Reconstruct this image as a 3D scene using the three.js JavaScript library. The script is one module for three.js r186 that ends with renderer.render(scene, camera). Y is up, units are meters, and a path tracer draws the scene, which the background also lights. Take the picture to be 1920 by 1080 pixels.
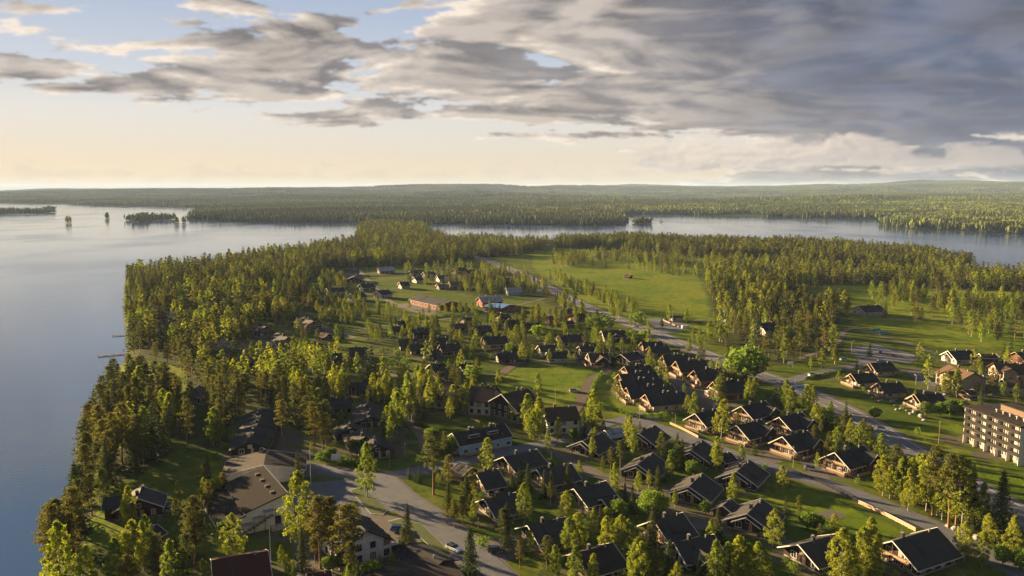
import * as THREE from 'three';
import { mergeGeometries } from 'three/addons/utils/BufferGeometryUtils.js';

// ---------- camera, sky, sun, exposure ----------
const scene = new THREE.Scene();
const F = 1500, PITCH = Math.atan(188 / F), EYE = 95, G = 3;      // G: level of the village ground above the lake
const camera = new THREE.PerspectiveCamera(2 * Math.atan(540 / F) * 180 / Math.PI, 16 / 9, 1, 60000);
camera.position.set(0, EYE, 0);
camera.rotation.x = -PITCH;
const renderer = new THREE.WebGLRenderer({ antialias: true });
renderer.toneMapping = THREE.LinearToneMapping;
renderer.toneMappingExposure = 5.3;
renderer.shadowMap.enabled = true;

const SUN_AZ = 56, SUN_EL = 11.5;                                    // degrees left of the view axis, above the horizon
const rad = (d) => d * Math.PI / 180;
const sunDir = new THREE.Vector3(-Math.sin(rad(SUN_AZ)) * Math.cos(rad(SUN_EL)), Math.sin(rad(SUN_EL)), -Math.cos(rad(SUN_AZ)) * Math.cos(rad(SUN_EL)));
const sun = new THREE.DirectionalLight(new THREE.Color().setRGB(1, 0.715, 0.375), 5);
sun.position.copy(sunDir).multiplyScalar(3000).add(new THREE.Vector3(0, 0, -500));
sun.target.position.set(0, 0, -500);
sun.castShadow = true;
sun.shadow.radius = 1.5;
Object.assign(sun.shadow.camera, { left: -900, right: 900, top: 500, bottom: -500, near: 10, far: 6000 });
sun.shadow.mapSize.set(4096, 4096);
scene.add(sun, sun.target);

// ---------- small helpers ----------
function rng(seed) { let s = seed | 0; return () => { s = (s + 0x6d2b79f5) | 0; let t = Math.imul(s ^ (s >>> 15), 1 | s); t = (t + Math.imul(t ^ (t >>> 7), 61 | t)) ^ t; return ((t ^ (t >>> 14)) >>> 0) / 4294967296; }; }
const clamp = (x, a = 0, b = 1) => Math.min(b, Math.max(a, x));
const mix = (a, b, t) => a + (b - a) * t;
const sstep = (a, b, x) => { const t = clamp((x - a) / (b - a)); return t * t * (3 - 2 * t); };
const PERM = (() => { const r = rng(77), p = [...Array(256).keys()]; for (let i = 255; i > 0; i--) { const j = Math.floor(r() * (i + 1)); [p[i], p[j]] = [p[j], p[i]]; } const o = new Uint8Array(512); for (let i = 0; i < 512; i++) o[i] = p[i & 255]; return o; })();
const GX = new Float32Array(256), GY = new Float32Array(256);
for (let i = 0; i < 256; i++) { GX[i] = Math.cos(i * 2.399963); GY[i] = Math.sin(i * 2.399963); }
function noise(x, y) {
  const xi = Math.floor(x), yi = Math.floor(y), fx = x - xi, fy = y - yi, X = xi & 255, Y = yi & 255;
  const u = fx * fx * fx * (fx * (fx * 6 - 15) + 10), v = fy * fy * fy * (fy * (fy * 6 - 15) + 10);
  const a = PERM[PERM[X] + Y], b = PERM[PERM[X + 1] + Y], c = PERM[PERM[X] + Y + 1], d = PERM[PERM[X + 1] + Y + 1];
  const n00 = GX[a] * fx + GY[a] * fy, n10 = GX[b] * (fx - 1) + GY[b] * fy, n01 = GX[c] * fx + GY[c] * (fy - 1), n11 = GX[d] * (fx - 1) + GY[d] * (fy - 1);
  return (n00 + (n10 - n00) * u + (n01 - n00) * v + (n00 - n10 - n01 + n11) * u * v) * 1.5;
}
function fbm(x, y, o = 5, g = 0.5) { let s = 0, a = 1, t = 0; for (let i = 0; i < o; i++) { s += a * noise(x, y); t += a; a *= g; x = x * 2.03 + 17.3; y = y * 2.03 - 9.1; } return s / t; }

// a pixel of the 1920 x 1080 photograph -> the point where its ray meets the level y = h
const CP = Math.cos(PITCH), SP = Math.sin(PITCH);
function at(px, py, h = G) {
  const X = (px - 960) / F, Y = (540 - py) / F, dy = -SP + Y * CP, dz = -CP - Y * SP, t = (h - EYE) / dy;
  return new THREE.Vector3(X * t, h, dz * t);
}
function pixelOf(x, y, z) { const dy = y - EYE, f = -dy * SP - z * CP, u = dy * CP - z * SP; return [960 + F * x / f, 540 - F * u / f, f]; }
// height of something that stands at the ground pixel (px, yb) and reaches up to the pixel row yt
function heightAt(px, yt, yb) { const p = at(px, yb), Y = (540 - yt) / F, dy = -SP + Y * CP, dz = -CP - Y * SP; return EYE + dy * (p.z / dz) - G; }

const taken = new Map();
function numbered(n) { const k = taken.get(n) ?? 0; taken.set(n, k + 1); return k ? n + '_' + String(k).padStart(3, '0') : n; }
function shade(o) { o.traverse((m) => { if (m.isMesh) { m.castShadow = true; m.receiveShadow = true; } }); return o; }
function tag(o, label, category, group, kind) { if (label) o.userData.label = label; if (category) o.userData.category = category; if (group) o.userData.group = group; if (kind) o.userData.kind = kind; return o; }
function thing(name, label, category, [x, y, z] = [0, 0, 0], turn = 0, group) { const o = new THREE.Group(); o.name = numbered(name); o.position.set(x, y, z); o.rotation.y = turn; scene.add(o); return tag(o, label, category, group); }
function part(name, geo, mat, parent) { const m = new THREE.Mesh(Array.isArray(geo) ? merge(geo) : geo, mat); m.name = name; m.castShadow = m.receiveShadow = true; parent.add(m); return m; }
function setting(name, geo, mat) { const m = part(numbered(name), geo, mat, scene); m.userData.kind = 'structure'; m.userData.category = name.split('_').pop(); return m; }
function merge(list) { return mergeGeometries(list.map((g) => g.index ? g.toNonIndexed() : g), false); }
function box(sx, sy, sz, x = 0, y = 0, z = 0, ry = 0, rx = 0, rz = 0) { const g = new THREE.BoxGeometry(sx, sy, sz).toNonIndexed(); if (rx) g.rotateX(rx); if (rz) g.rotateZ(rz); if (ry) g.rotateY(ry); g.translate(x, y, z); return g; }
function cyl(r0, r1, h, x = 0, y = 0, z = 0, n = 8) { const g = new THREE.CylinderGeometry(r1, r0, h, n).toNonIndexed(); g.translate(x, y + h / 2, z); return g; }
function polyGeo(pos, nor, uv, col) { const g = new THREE.BufferGeometry(); g.setAttribute('position', new THREE.Float32BufferAttribute(pos, 3)); if (nor) g.setAttribute('normal', new THREE.Float32BufferAttribute(nor, 3)); else g.computeVertexNormals(); if (uv) g.setAttribute('uv', new THREE.Float32BufferAttribute(uv, 2)); if (col) g.setAttribute('color', new THREE.Float32BufferAttribute(col, 3)); return g; }

scene.fog = new THREE.FogExp2(new THREE.Color().setRGB(.48, .66, 1), 0.000034);

// ---------- sky ----------
{
  const W = 4096, H = 2048, data = new Float32Array(W * H * 4);
  const blob = (a, e, a0, e0, sa, se) => Math.exp(-((a - a0) ** 2) / (2 * sa * sa) - ((e - e0) ** 2) / (2 * se * se));
  const AIR = [[0, .76, .60, .41], [1.5, .76, .645, .485], [3, .73, .67, .575], [5, .69, .685, .665], [7.5, .55, .60, .68], [12, .39, .47, .62], [20, .22, .33, .56], [40, .12, .22, .47], [90, .08, .16, .38]];  // clear air by elevation
  const sunA = -SUN_AZ, SEEDX = 5, SEEDZ = 60;
  for (let j = H / 2 - 4; j < H; j++) {
    const e = (j + 0.5) / H * 180 - 90, er = rad(Math.max(e, 0.02)), se = Math.sin(er), ce = Math.cos(er);
    const oct = e < 16 ? 7 : e < 35 ? 5 : 3;
    for (let i = 0; i < W; i++) {
      const phi = ((i + 0.5) / W - 0.5) * 2 * Math.PI, dx = Math.cos(phi) * ce, dz = Math.sin(phi) * ce;
      let a = Math.atan2(dx, -dz) * 180 / Math.PI;                 // degrees right of the view axis
      // clear air
      let da = Math.abs(a - sunA); if (da > 180) da = 360 - da;
      const near = Math.exp(-((da / 60) ** 2)), lowSun = Math.exp(-((da / 38) ** 2));
      const k1 = Math.exp(-e / 2.6), k2 = Math.exp(-e / 8);
      let n = 0; while (n < AIR.length - 2 && e > AIR[n + 1][0]) n++;
      const t = clamp((e - AIR[n][0]) / (AIR[n + 1][0] - AIR[n][0]));
      let r = mix(AIR[n][1], AIR[n + 1][1], t), g = mix(AIR[n][2], AIR[n + 1][2], t), b = mix(AIR[n][3], AIR[n + 1][3], t);
      r *= 0.94 + near * 0.16 + lowSun * k1 * 0.10; g *= 0.95 + near * 0.11 + lowSun * k1 * 0.03; b *= 0.97 + near * 0.04 - lowSun * k1 * 0.10;
      // one sheet of cloud seen in perspective, pulled together into a bank that thickens to the right
      const q = 1 / (se + 0.11), X = dx * q, Z = dz * q;
      let D = 0, lit = 0, thick = 0;
      const warpx = noise(X * 1.3 + 3, Z * 1.3), warpz = noise(X * 1.3 - 8, Z * 1.3 + 5);
      const field = (x, z) => fbm(x * 1.05 + warpx * 0.26 + SEEDX, z * 1.25 + warpz * 0.26 + SEEDZ, oct, 0.55);
      const f0 = field(X, Z);
      const bank = Math.max(sstep(-15, 3, a + 0.9 * (Math.min(e, 12) - 5)), sstep(-100, -135, a)), right = Math.max(sstep(2, 24, a), sstep(-115, -150, a));
      const edge = 4.2 + 1.5 * sstep(-12, -34, a) - 0.6 * sstep(0, 25, a) + 0.5 * noise(a * 0.12, 3.3);  // lower rim of the sheet, degrees
      const cover = 0.20 + 0.33 * bank + 0.80 * right + 0.12 * blob(a, e, -17, 7.2, 8, 1.5) + 0.24 * blob(a, e, -31, 6.3, 5, 0.7) - 0.22 * blob(a, e, -34, 12, 9, 2.6) - 0.55 * sstep(13, 24, e) * (1 - right) - 0.12 * sstep(28, 60, e);
      const low = sstep(edge - 1.0, edge + 1.2, e);
      const dens = f0 * 1.25 + 0.62 * fbm(X * 3.1 + 13, Z * 4.3 + 4, oct - 1, 0.56) + cover - 0.03 - (1 - low) * 0.9;
      D = sstep(0.02, 0.17, dens); thick = sstep(0.05, 0.45, dens);
      if (D > 0) {
        const f1 = field(X + Math.sin(rad(sunA)) * 0.16, Z - Math.cos(rad(sunA)) * 0.16);
        lit = clamp(0.44 + (f0 - f1) * 3.2 + 0.16 * fbm(X * 3.1, Z * 3.1 + 7, 4));
        const L = clamp(lit * mix(1.25, mix(0.52, 0.09, right), thick));
        const det = 1 + 0.55 * fbm(X * 1.4 + 5, Z * 1.9, 6, 0.6) + 0.28 * noise(a * 0.16, e * 0.35 + 4) + 0.25 * fbm(a * 0.35, e * 0.8, 5);
        const deep = sstep(10, 30, a + 0.5 * (Math.min(e, 12) - 5)) * mix(1, .75, sstep(60, 110, a));
        const gr = mix(mix(0.215, 0.165, right), 0.090, deep) * det, gg = mix(mix(0.200, 0.165, right), 0.118, deep) * det, gb = mix(mix(0.205, 0.190, right), 0.195, deep) * det;
        const warm = 0.26 * Math.exp(-Math.max(0, e - 3) / 3.2) * (1 - 0.5 * deep);
        const cr = mix(mix(gr, 0.56, warm), 0.92, L), cg = mix(mix(gg, 0.49, warm), 0.79, L), cb = mix(mix(gb, 0.42, warm), 0.66, L);
        r = mix(r, cr, D * 0.97); g = mix(g, cg, D * 0.97); b = mix(b, cb, D * 0.97);
      }
      // heaped clouds low on the right, lit from the left
      if (e < 7 && a > 2 && a < 110) {
        const wx = 0.5 * fbm(a * 0.3, e * 0.5 + 3, 3), u = a * 0.20 + wx, v = e * 0.46;
        const hb = (x, y) => 0.75 - 1.5 * Math.abs(fbm(x, y, 6, 0.58)) + 0.35 * noise(x * 0.7 + 9, y * 0.7);
        const top = 3.6 + 1.1 * noise(a * 0.16, 9) - 0.8 * sstep(18, 30, a), bot = 1.0 + 0.4 * noise(a * 0.3, 2);
        const env = sstep(bot - 0.5, bot + 0.7, e) * sstep(top + 1.0, top - 1.0, e) * sstep(6.5, 10, a);
        const n0 = hb(u, v), dd = sstep(0.0, 0.34, n0 * 0.7 + env - 0.98);
        if (dd > 0) {
          const n1 = hb(u - 0.10, v + 0.09), l = clamp(0.50 + (n0 - n1) * 0.85 + (e - 2.2) * 0.10);
          const fade = 0.75 * sstep(36, 12, a) + 0.25;
          r = mix(r, mix(0.40, 0.98, l * fade), dd * 0.88); g = mix(g, mix(0.37, 0.82, l * fade), dd * 0.88); b = mix(b, mix(0.36, 0.65, l * fade), dd * 0.88);
        }
      }
      // faint far heaps on the horizon
      if (e < 2.2) { const m = fbm(a * 0.5 + 7, e * 1.6, 4) + 0.15 - Math.abs(e - 0.8) * 0.5, d = sstep(0.0, 0.25, m) * 0.28; r = mix(r, 0.56, d); g = mix(g, 0.47, d); b = mix(b, 0.38, d); }
      const o = (j * W + i) * 4; data[o] = r * .205; data[o + 1] = g * .205; data[o + 2] = b * .205; data[o + 3] = 1;
    }
  }
  for (let j = 0; j < H / 2 - 4; j++) for (let i = 0; i < W; i++) { const o = (j * W + i) * 4; data[o] = 0.075; data[o + 1] = 0.072; data[o + 2] = 0.067; data[o + 3] = 1; }
  const sky = new THREE.DataTexture(data, W, H, THREE.RGBAFormat, THREE.FloatType);
  sky.mapping = THREE.EquirectangularReflectionMapping; sky.magFilter = sky.minFilter = THREE.LinearFilter; sky.needsUpdate = true;
  scene.background = sky; scene.environment = sky;
}

// ---------- materials ----------
const lin = (r, g, b) => new THREE.Color().setRGB(r, g, b);
function tile(n, f, srgb = false) { const d = new Uint8Array(n * n * 4); for (let y = 0; y < n; y++) for (let x = 0; x < n; x++) { const c = f(x / n, y / n, x, y), o = (y * n + x) * 4; d[o] = clamp(c[0]) * 255; d[o + 1] = clamp(c[1]) * 255; d[o + 2] = clamp(c[2]) * 255; d[o + 3] = 255; } const t = new THREE.DataTexture(d, n, n); t.wrapS = t.wrapT = THREE.RepeatWrapping; t.magFilter = t.minFilter = THREE.LinearFilter; if (srgb) t.colorSpace = THREE.SRGBColorSpace; t.needsUpdate = true; return t; }
const wrapNoise = (u, v, k, o = 4) => { const s = k; const a = (x, y) => fbm(x * s, y * s, o); const w = u, z = v; return a(u, v) * (1 - w) * (1 - z) + a(u - 1, v) * w * (1 - z) + a(u, v - 1) * (1 - w) * z + a(u - 1, v - 1) * w * z; };
const rep = (t, a, b = a) => { const c = t.clone(); c.repeat.set(a, b); c.needsUpdate = true; return c; };
const grit = tile(256, (u, v) => { const n = 0.5 + 0.55 * wrapNoise(u, v, 14, 5); return [n, n, n]; });
const mottle = tile(512, (u, v) => { const n = 0.80 + 0.32 * wrapNoise(u, v, 6, 6) + 0.10 * wrapNoise(u + 3, v, 40, 3); return [n, n, n]; });
const shingleMap = tile(256, (u, v, x, y) => { const row = Math.floor(y / 16), sh = ((row * 53) % 256), c = Math.floor(((x + sh) % 256) / 21), h = Math.sin(row * 12.9898 + c * 78.233) * 43758.5453, q = h - Math.floor(h); const n = 0.74 + 0.22 * q + 0.25 * wrapNoise(u, v, 5, 4) - (y % 16 < 2 ? 0.10 : 0); return [n, n * 0.99, n * 0.97]; });
const boardMap = tile(256, (u, v, x, y) => { const row = Math.floor(y / 32), h = Math.sin(row * 12.9898) * 43758.5453, q = h - Math.floor(h); const n = 0.72 + 0.22 * q + 0.22 * wrapNoise(u * 1, v, 9, 4) - (y % 32 < 3 ? 0.22 : 0); return [n, n * 0.98, n * 0.95]; });
const std = (c, rough = 0.85, map = null, extra = {}) => new THREE.MeshPhysicalMaterial({ color: c, roughness: rough, map, specularIntensity: .35, ...extra });
const M = {
  roofBlack: std(lin(.027, .026, .027), .82, rep(shingleMap, .25), { bumpMap: rep(shingleMap, .25), bumpScale: .02 }),
  roofSlate: std(lin(.044, .041, .040), .8, rep(shingleMap, .25), { bumpMap: rep(shingleMap, .25), bumpScale: .02 }),
  roofBrown: std(lin(.060, .040, .029), .85, rep(shingleMap, .25), { bumpMap: rep(shingleMap, .25), bumpScale: .02 }),
  roofTan: std(lin(.13, .082, .048), .85, rep(shingleMap, .25), { bumpMap: rep(shingleMap, .25), bumpScale: .02 }),
  roofRed: std(lin(.07, .018, .016), .8, rep(shingleMap, .3)),
  roofBlue: std(lin(.10, .24, .50), .45, rep(mottle, .1)),
  roofSteel: std(lin(.26, .29, .33), .5, rep(mottle, .1)),
  roofHall: std(lin(.026, .024, .023), .95, rep(mottle, .12), { specularIntensity: .08, bumpMap: rep(grit, .5), bumpScale: .02 }),
  curtain: std(lin(.30, .27, .22), .7),
  roofFelt: std(lin(.040, .031, .026), .9, rep(mottle, .12), { bumpMap: rep(grit, .5), bumpScale: .02 }),
  log: std(lin(.045, .024, .015), .8, rep(boardMap, .25, .6), { bumpMap: rep(boardMap, .25, .6), bumpScale: .04 }),
  logLight: std(lin(.095, .047, .025), .8, rep(boardMap, .25, .6), { bumpMap: rep(boardMap, .25, .6), bumpScale: .04 }),
  logBlack: std(lin(.030, .026, .024), .8, rep(boardMap, .25, .6), { bumpMap: rep(boardMap, .25, .6), bumpScale: .03 }),
  red: std(lin(.27, .045, .028), .8, rep(boardMap, .6, .25)),
  redBrown: std(lin(.072, .025, .017), .8, rep(boardMap, .25, .6)),
  white: std(lin(.74, .73, .70), .75, rep(mottle, .15)),
  plaster: std(lin(.46, .43, .39), .85, rep(mottle, .15), { bumpMap: rep(grit, .4), bumpScale: .01 }),
  cream: std(lin(.36, .30, .23), .85, rep(mottle, .15)),
  blue: std(lin(.30, .54, .74), .8, rep(boardMap, .25, .5)),
  trim: std(lin(.60, .57, .52), .6),
  trimWarm: std(lin(.36, .25, .165), .7),
  darkTrim: std(lin(.018, .015, .013), .8),
  glass: new THREE.MeshPhysicalMaterial({ color: lin(.02, .025, .03), roughness: .06, metalness: 0, specularIntensity: 1 }),
  metal: std(lin(.42, .42, .42), .45, null, { metalness: .6 }),
  darkMetal: std(lin(.05, .05, .055), .5, null, { metalness: .4 }),
  brick: std(lin(.20, .13, .10), .9, rep(grit, 1)),
  stone: std(lin(.30, .28, .25), .95, rep(mottle, .3), { bumpMap: rep(grit, .6), bumpScale: .04 }),
  deck: std(lin(.17, .12, .08), .8, rep(boardMap, .3, .8)),
  wood: std(lin(.30, .20, .12), .8, rep(boardMap, .3, .8)),
  asphalt: std(lin(.125, .130, .142), .9, rep(mottle, .05), { bumpMap: rep(grit, .3), bumpScale: .015 }),
  asphaltNew: std(lin(.150, .148, .152), .9, rep(mottle, .04), { bumpMap: rep(grit, .3), bumpScale: .015 }),
  gravel: std(lin(.125, .108, .092), .95, rep(mottle, .08), { bumpMap: rep(grit, .5), bumpScale: .03 }),
  dirt: std(lin(.105, .08, .058), .95, rep(mottle, .09), { bumpMap: rep(grit, .5), bumpScale: .03 }),
  paint: std(lin(.70, .69, .66), .7, rep(mottle, .6)),
  hedge: null,
};

// ---------- the lie of the land ----------
const poly = (list, h = 0) => list.map(([x, y]) => { const p = at(x, y, h); return [p.x, p.z]; });
function signed(pg, x, z) {                                        // distance to a polygon's rim, positive inside
  let d = 1e18, inside = false;
  for (let i = 0, j = pg.length - 1; i < pg.length; j = i++) {
    const [ax, az] = pg[j], [bx, bz] = pg[i], ex = bx - ax, ez = bz - az, t = clamp(((x - ax) * ex + (z - az) * ez) / (ex * ex + ez * ez)), qx = x - ax - ex * t, qz = z - az - ez * t;
    d = Math.min(d, qx * qx + qz * qz);
    if ((az > z) !== (bz > z) && x < (bx - ax) * (z - az) / (bz - az) + ax) inside = !inside;
  }
  return (inside ? 1 : -1) * Math.sqrt(d);
}
const MAIN = [...poly([[30, 1300], [70, 1090], [112, 1012], [136, 960], [150, 905], [143, 865], [160, 800], [186, 748], [208, 714], [212, 697], [233, 680], [239, 660], [236, 620], [234, 580], [234, 540], [238, 514], [330, 502], [480, 482], [600, 464], [664, 452], [668, 437], [670, 425], [720, 419], [790, 421], [800, 431], [840, 448], [960, 451], [1000, 452], [1040, 451], [1100, 447], [1190, 445], [1250, 450], [1400, 457], [1500, 456], [1650, 467], [1760, 479], [1832, 501], [1848, 508], [1880, 506], [1960, 520], [2200, 545]]), [1500, -700], [1500, 160], [-150, 160]];
const REACH = 17000;
const FAR = [[-11500, -REACH], ...poly([[-420, 378], [0, 380.5], [118, 381.5], [200, 386], [380, 389], [398, 391], [372, 396], [362, 404], [362, 413], [400, 414.5], [540, 417], [660, 417], [800, 419.5], [960, 421.5], [1130, 423], [1160, 420.5], [1167, 411], [1164, 401.5], [1280, 402], [1380, 405], [1480, 407.5], [1560, 409.5], [1650, 411], [1690, 413], [1652, 420], [1700, 428], [1780, 431.5], [1795, 429.5], [1850, 435], [1920, 438.5], [2300, 452]]), [11500, -1600], [11500, -REACH]];
const isle = (x0, x1, y, k = .3) => { const a = at(x0, y, 0), b = at(x1, y, 0), cx = (a.x + b.x) / 2, r = (b.x - a.x) / 2, o = []; for (let i = 0; i < 20; i++) { const t = i / 20 * 2 * Math.PI, w = 1 + .18 * Math.sin(3 * t + x0) + .1 * Math.sin(5 * t); o.push([cx + Math.cos(t) * r * w, a.z - r * k * 2 + Math.sin(t) * r * k * 2 * w]); } return o; };
const ISLES = [isle(-60, 67, 400, .25), isle(82, 96, 393), isle(117, 133, 418), isle(195, 206, 410), isle(222, 305, 413, .35), isle(260, 270, 416), isle(326, 336, 419), isle(338, 349, 419), isle(1189, 1228, 420, .5), isle(1236, 1246, 416.5, .4), isle(1166, 1184, 418, .05), isle(314, 324, 409, .3)];
const baseHill = (a) => mix(mix(30, 66, sstep(-30, -6, a)), 104, sstep(2, 26, a));
function farHeight(x, z) {
  let d = signed(FAR, x, z);
  for (const i of ISLES) d = Math.max(d, signed(i, x, z));
  if (d < 0) return -Math.min(4, -d * .08);
  const r = Math.hypot(x, z), a = Math.atan2(x, -z) * 180 / Math.PI;
  let h = 3.5 * sstep(0, 60, d);
  const m = sstep(300, 1800, d);
  h += baseHill(a) * sstep(3200, 11500, r) * m + m * sstep(2500, 6500, r) * (66 * fbm(x / 1700 + 5, z / 1700, 4) + 75 * noise(x / 4200, z / 3000 + 8)) * mix(.55, 1, sstep(-30, 0, a)) + 5 * sstep(60, 500, d) * (1 + noise(x / 420, z / 420));
  return Math.max(h, .4 + .0 * d);
}
function groundHeight(x, z) { const d = signed(MAIN, x, z); return d > 0 ? mix(.1, G, sstep(0, 9, d)) : -Math.min(3, -d * .15); }
const onLand = (x, z) => signed(MAIN, x, z);

function grid(x0, x1, z0, z1, nx, nz, f, skip) {
  const pos = [], uv = [], idx = [], hs = [];
  for (let j = 0; j <= nz; j++) for (let i = 0; i <= nx; i++) { const x = mix(x0, x1, i / nx), z = mix(z0, z1, j / nz), h = f(x, z); hs.push(h); pos.push(x, h, z); uv.push(i / nx, j / nz); }
  for (let j = 0; j < nz; j++) for (let i = 0; i < nx; i++) { const a = j * (nx + 1) + i, b = a + 1, c = a + nx + 1, d = c + 1; if (Math.max(hs[a], hs[b], hs[c], hs[d]) <= skip) continue; idx.push(a, c, b, b, c, d); }
  const g = new THREE.BufferGeometry(); g.setAttribute('position', new THREE.Float32BufferAttribute(pos, 3)); g.setAttribute('uv', new THREE.Float32BufferAttribute(uv, 2)); g.setIndex(idx); g.computeVertexNormals(); return g;
}

// roads, given by their centre lines in photograph pixels (on the ground), width in metres
const ROADS = [
  ['main_road', 13, 'asphaltNew', [[860, 474], [905, 486], [937, 498], [980, 515], [1012, 531], [1060, 556], [1110, 580], [1165, 601], [1235, 628], [1305, 657], [1390, 690], [1500, 731], [1570, 763], [1640, 802], [1700, 840], [1760, 878], [1840, 925], [1930, 974], [2120, 1070]]],
  ['side_road', 7, 'asphalt', [[1478, 716], [1530, 701], [1600, 687], [1640, 678], [1680, 674]]],
  ['village_street', 7.2, 'asphalt', [[520, 868], [600, 880], [660, 889], [720, 893], [780, 884], [860, 866], [950, 848], [1040, 828], [1100, 808], [1150, 791], [1200, 793], [1270, 815], [1360, 848], [1450, 878], [1560, 911], [1650, 945], [1750, 988], [1850, 1040], [1960, 1095]]],
  ['wide_street', 10, 'asphalt', [[712, 897], [745, 930], [795, 965], [845, 1003], [895, 1050], [940, 1095], [1010, 1160]]],
  ['lane', 4.6, 'gravel', [[1020, 838], [1062, 860], [1130, 893], [1185, 920], [1235, 955], [1275, 985], [1320, 985], [1365, 965]]],
  ['farm_track', 5, 'dirt', [[1062, 790], [1085, 758], [1098, 730], [1112, 708], [1140, 694], [1100, 682], [1040, 678], [975, 682], [935, 705]]],
  ['west_road', 4.6, 'gravel', [[505, 556], [540, 578], [575, 597], [603, 613], [640, 627], [665, 634]]],
  ['cross_path', 3.4, 'gravel', [[640, 627], [700, 614], [760, 606], [830, 599], [880, 590], [950, 577], [1020, 560]]],
  ['clearing_road', 5, 'gravel', [[668, 503], [685, 520], [700, 536], [716, 552], [740, 570], [800, 585]]],
  ['south_path', 4, 'dirt', [[560, 830], [520, 800], [540, 872]]],
  ['terrace_lane', 4.2, 'gravel', [[1232, 690], [1262, 712], [1300, 735], [1345, 765], [1320, 800]]],
  ['park_path', 3.6, 'gravel', [[1500, 672], [1560, 650], [1600, 615], [1660, 632], [1720, 650], [1765, 668]]],
  ['golf_path', 3, 'gravel', [[1290, 601], [1330, 600], [1380, 601]]],
  ['far_golf_path', 3.4, 'gravel', [[1700, 596], [1780, 601], [1860, 608], [1960, 618]]],
  ['yard_lane', 4.5, 'gravel', [[680, 655], [700, 690], [745, 705], [775, 700], [760, 740], [770, 790], [795, 822], [800, 848]]],
  ['resort_lane', 4.5, 'asphalt', [[1640, 690], [1700, 698], [1740, 716], [1790, 733], [1850, 735]]],
];
const roadLines = ROADS.map(([name, w, m, list]) => ({ name, w, m, pts: new THREE.CatmullRomCurve3(list.map(([x, y]) => at(x, y)), false, 'centripetal').getSpacedPoints(Math.max(20, list.length * 7)) }));
function roadDistance(x, z) { let d = 1e9; for (const r of roadLines) for (let i = 0; i < r.pts.length; i += 1) { const p = r.pts[i]; d = Math.min(d, Math.hypot(p.x - x, p.z - z) - r.w / 2); } return d; }

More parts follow.
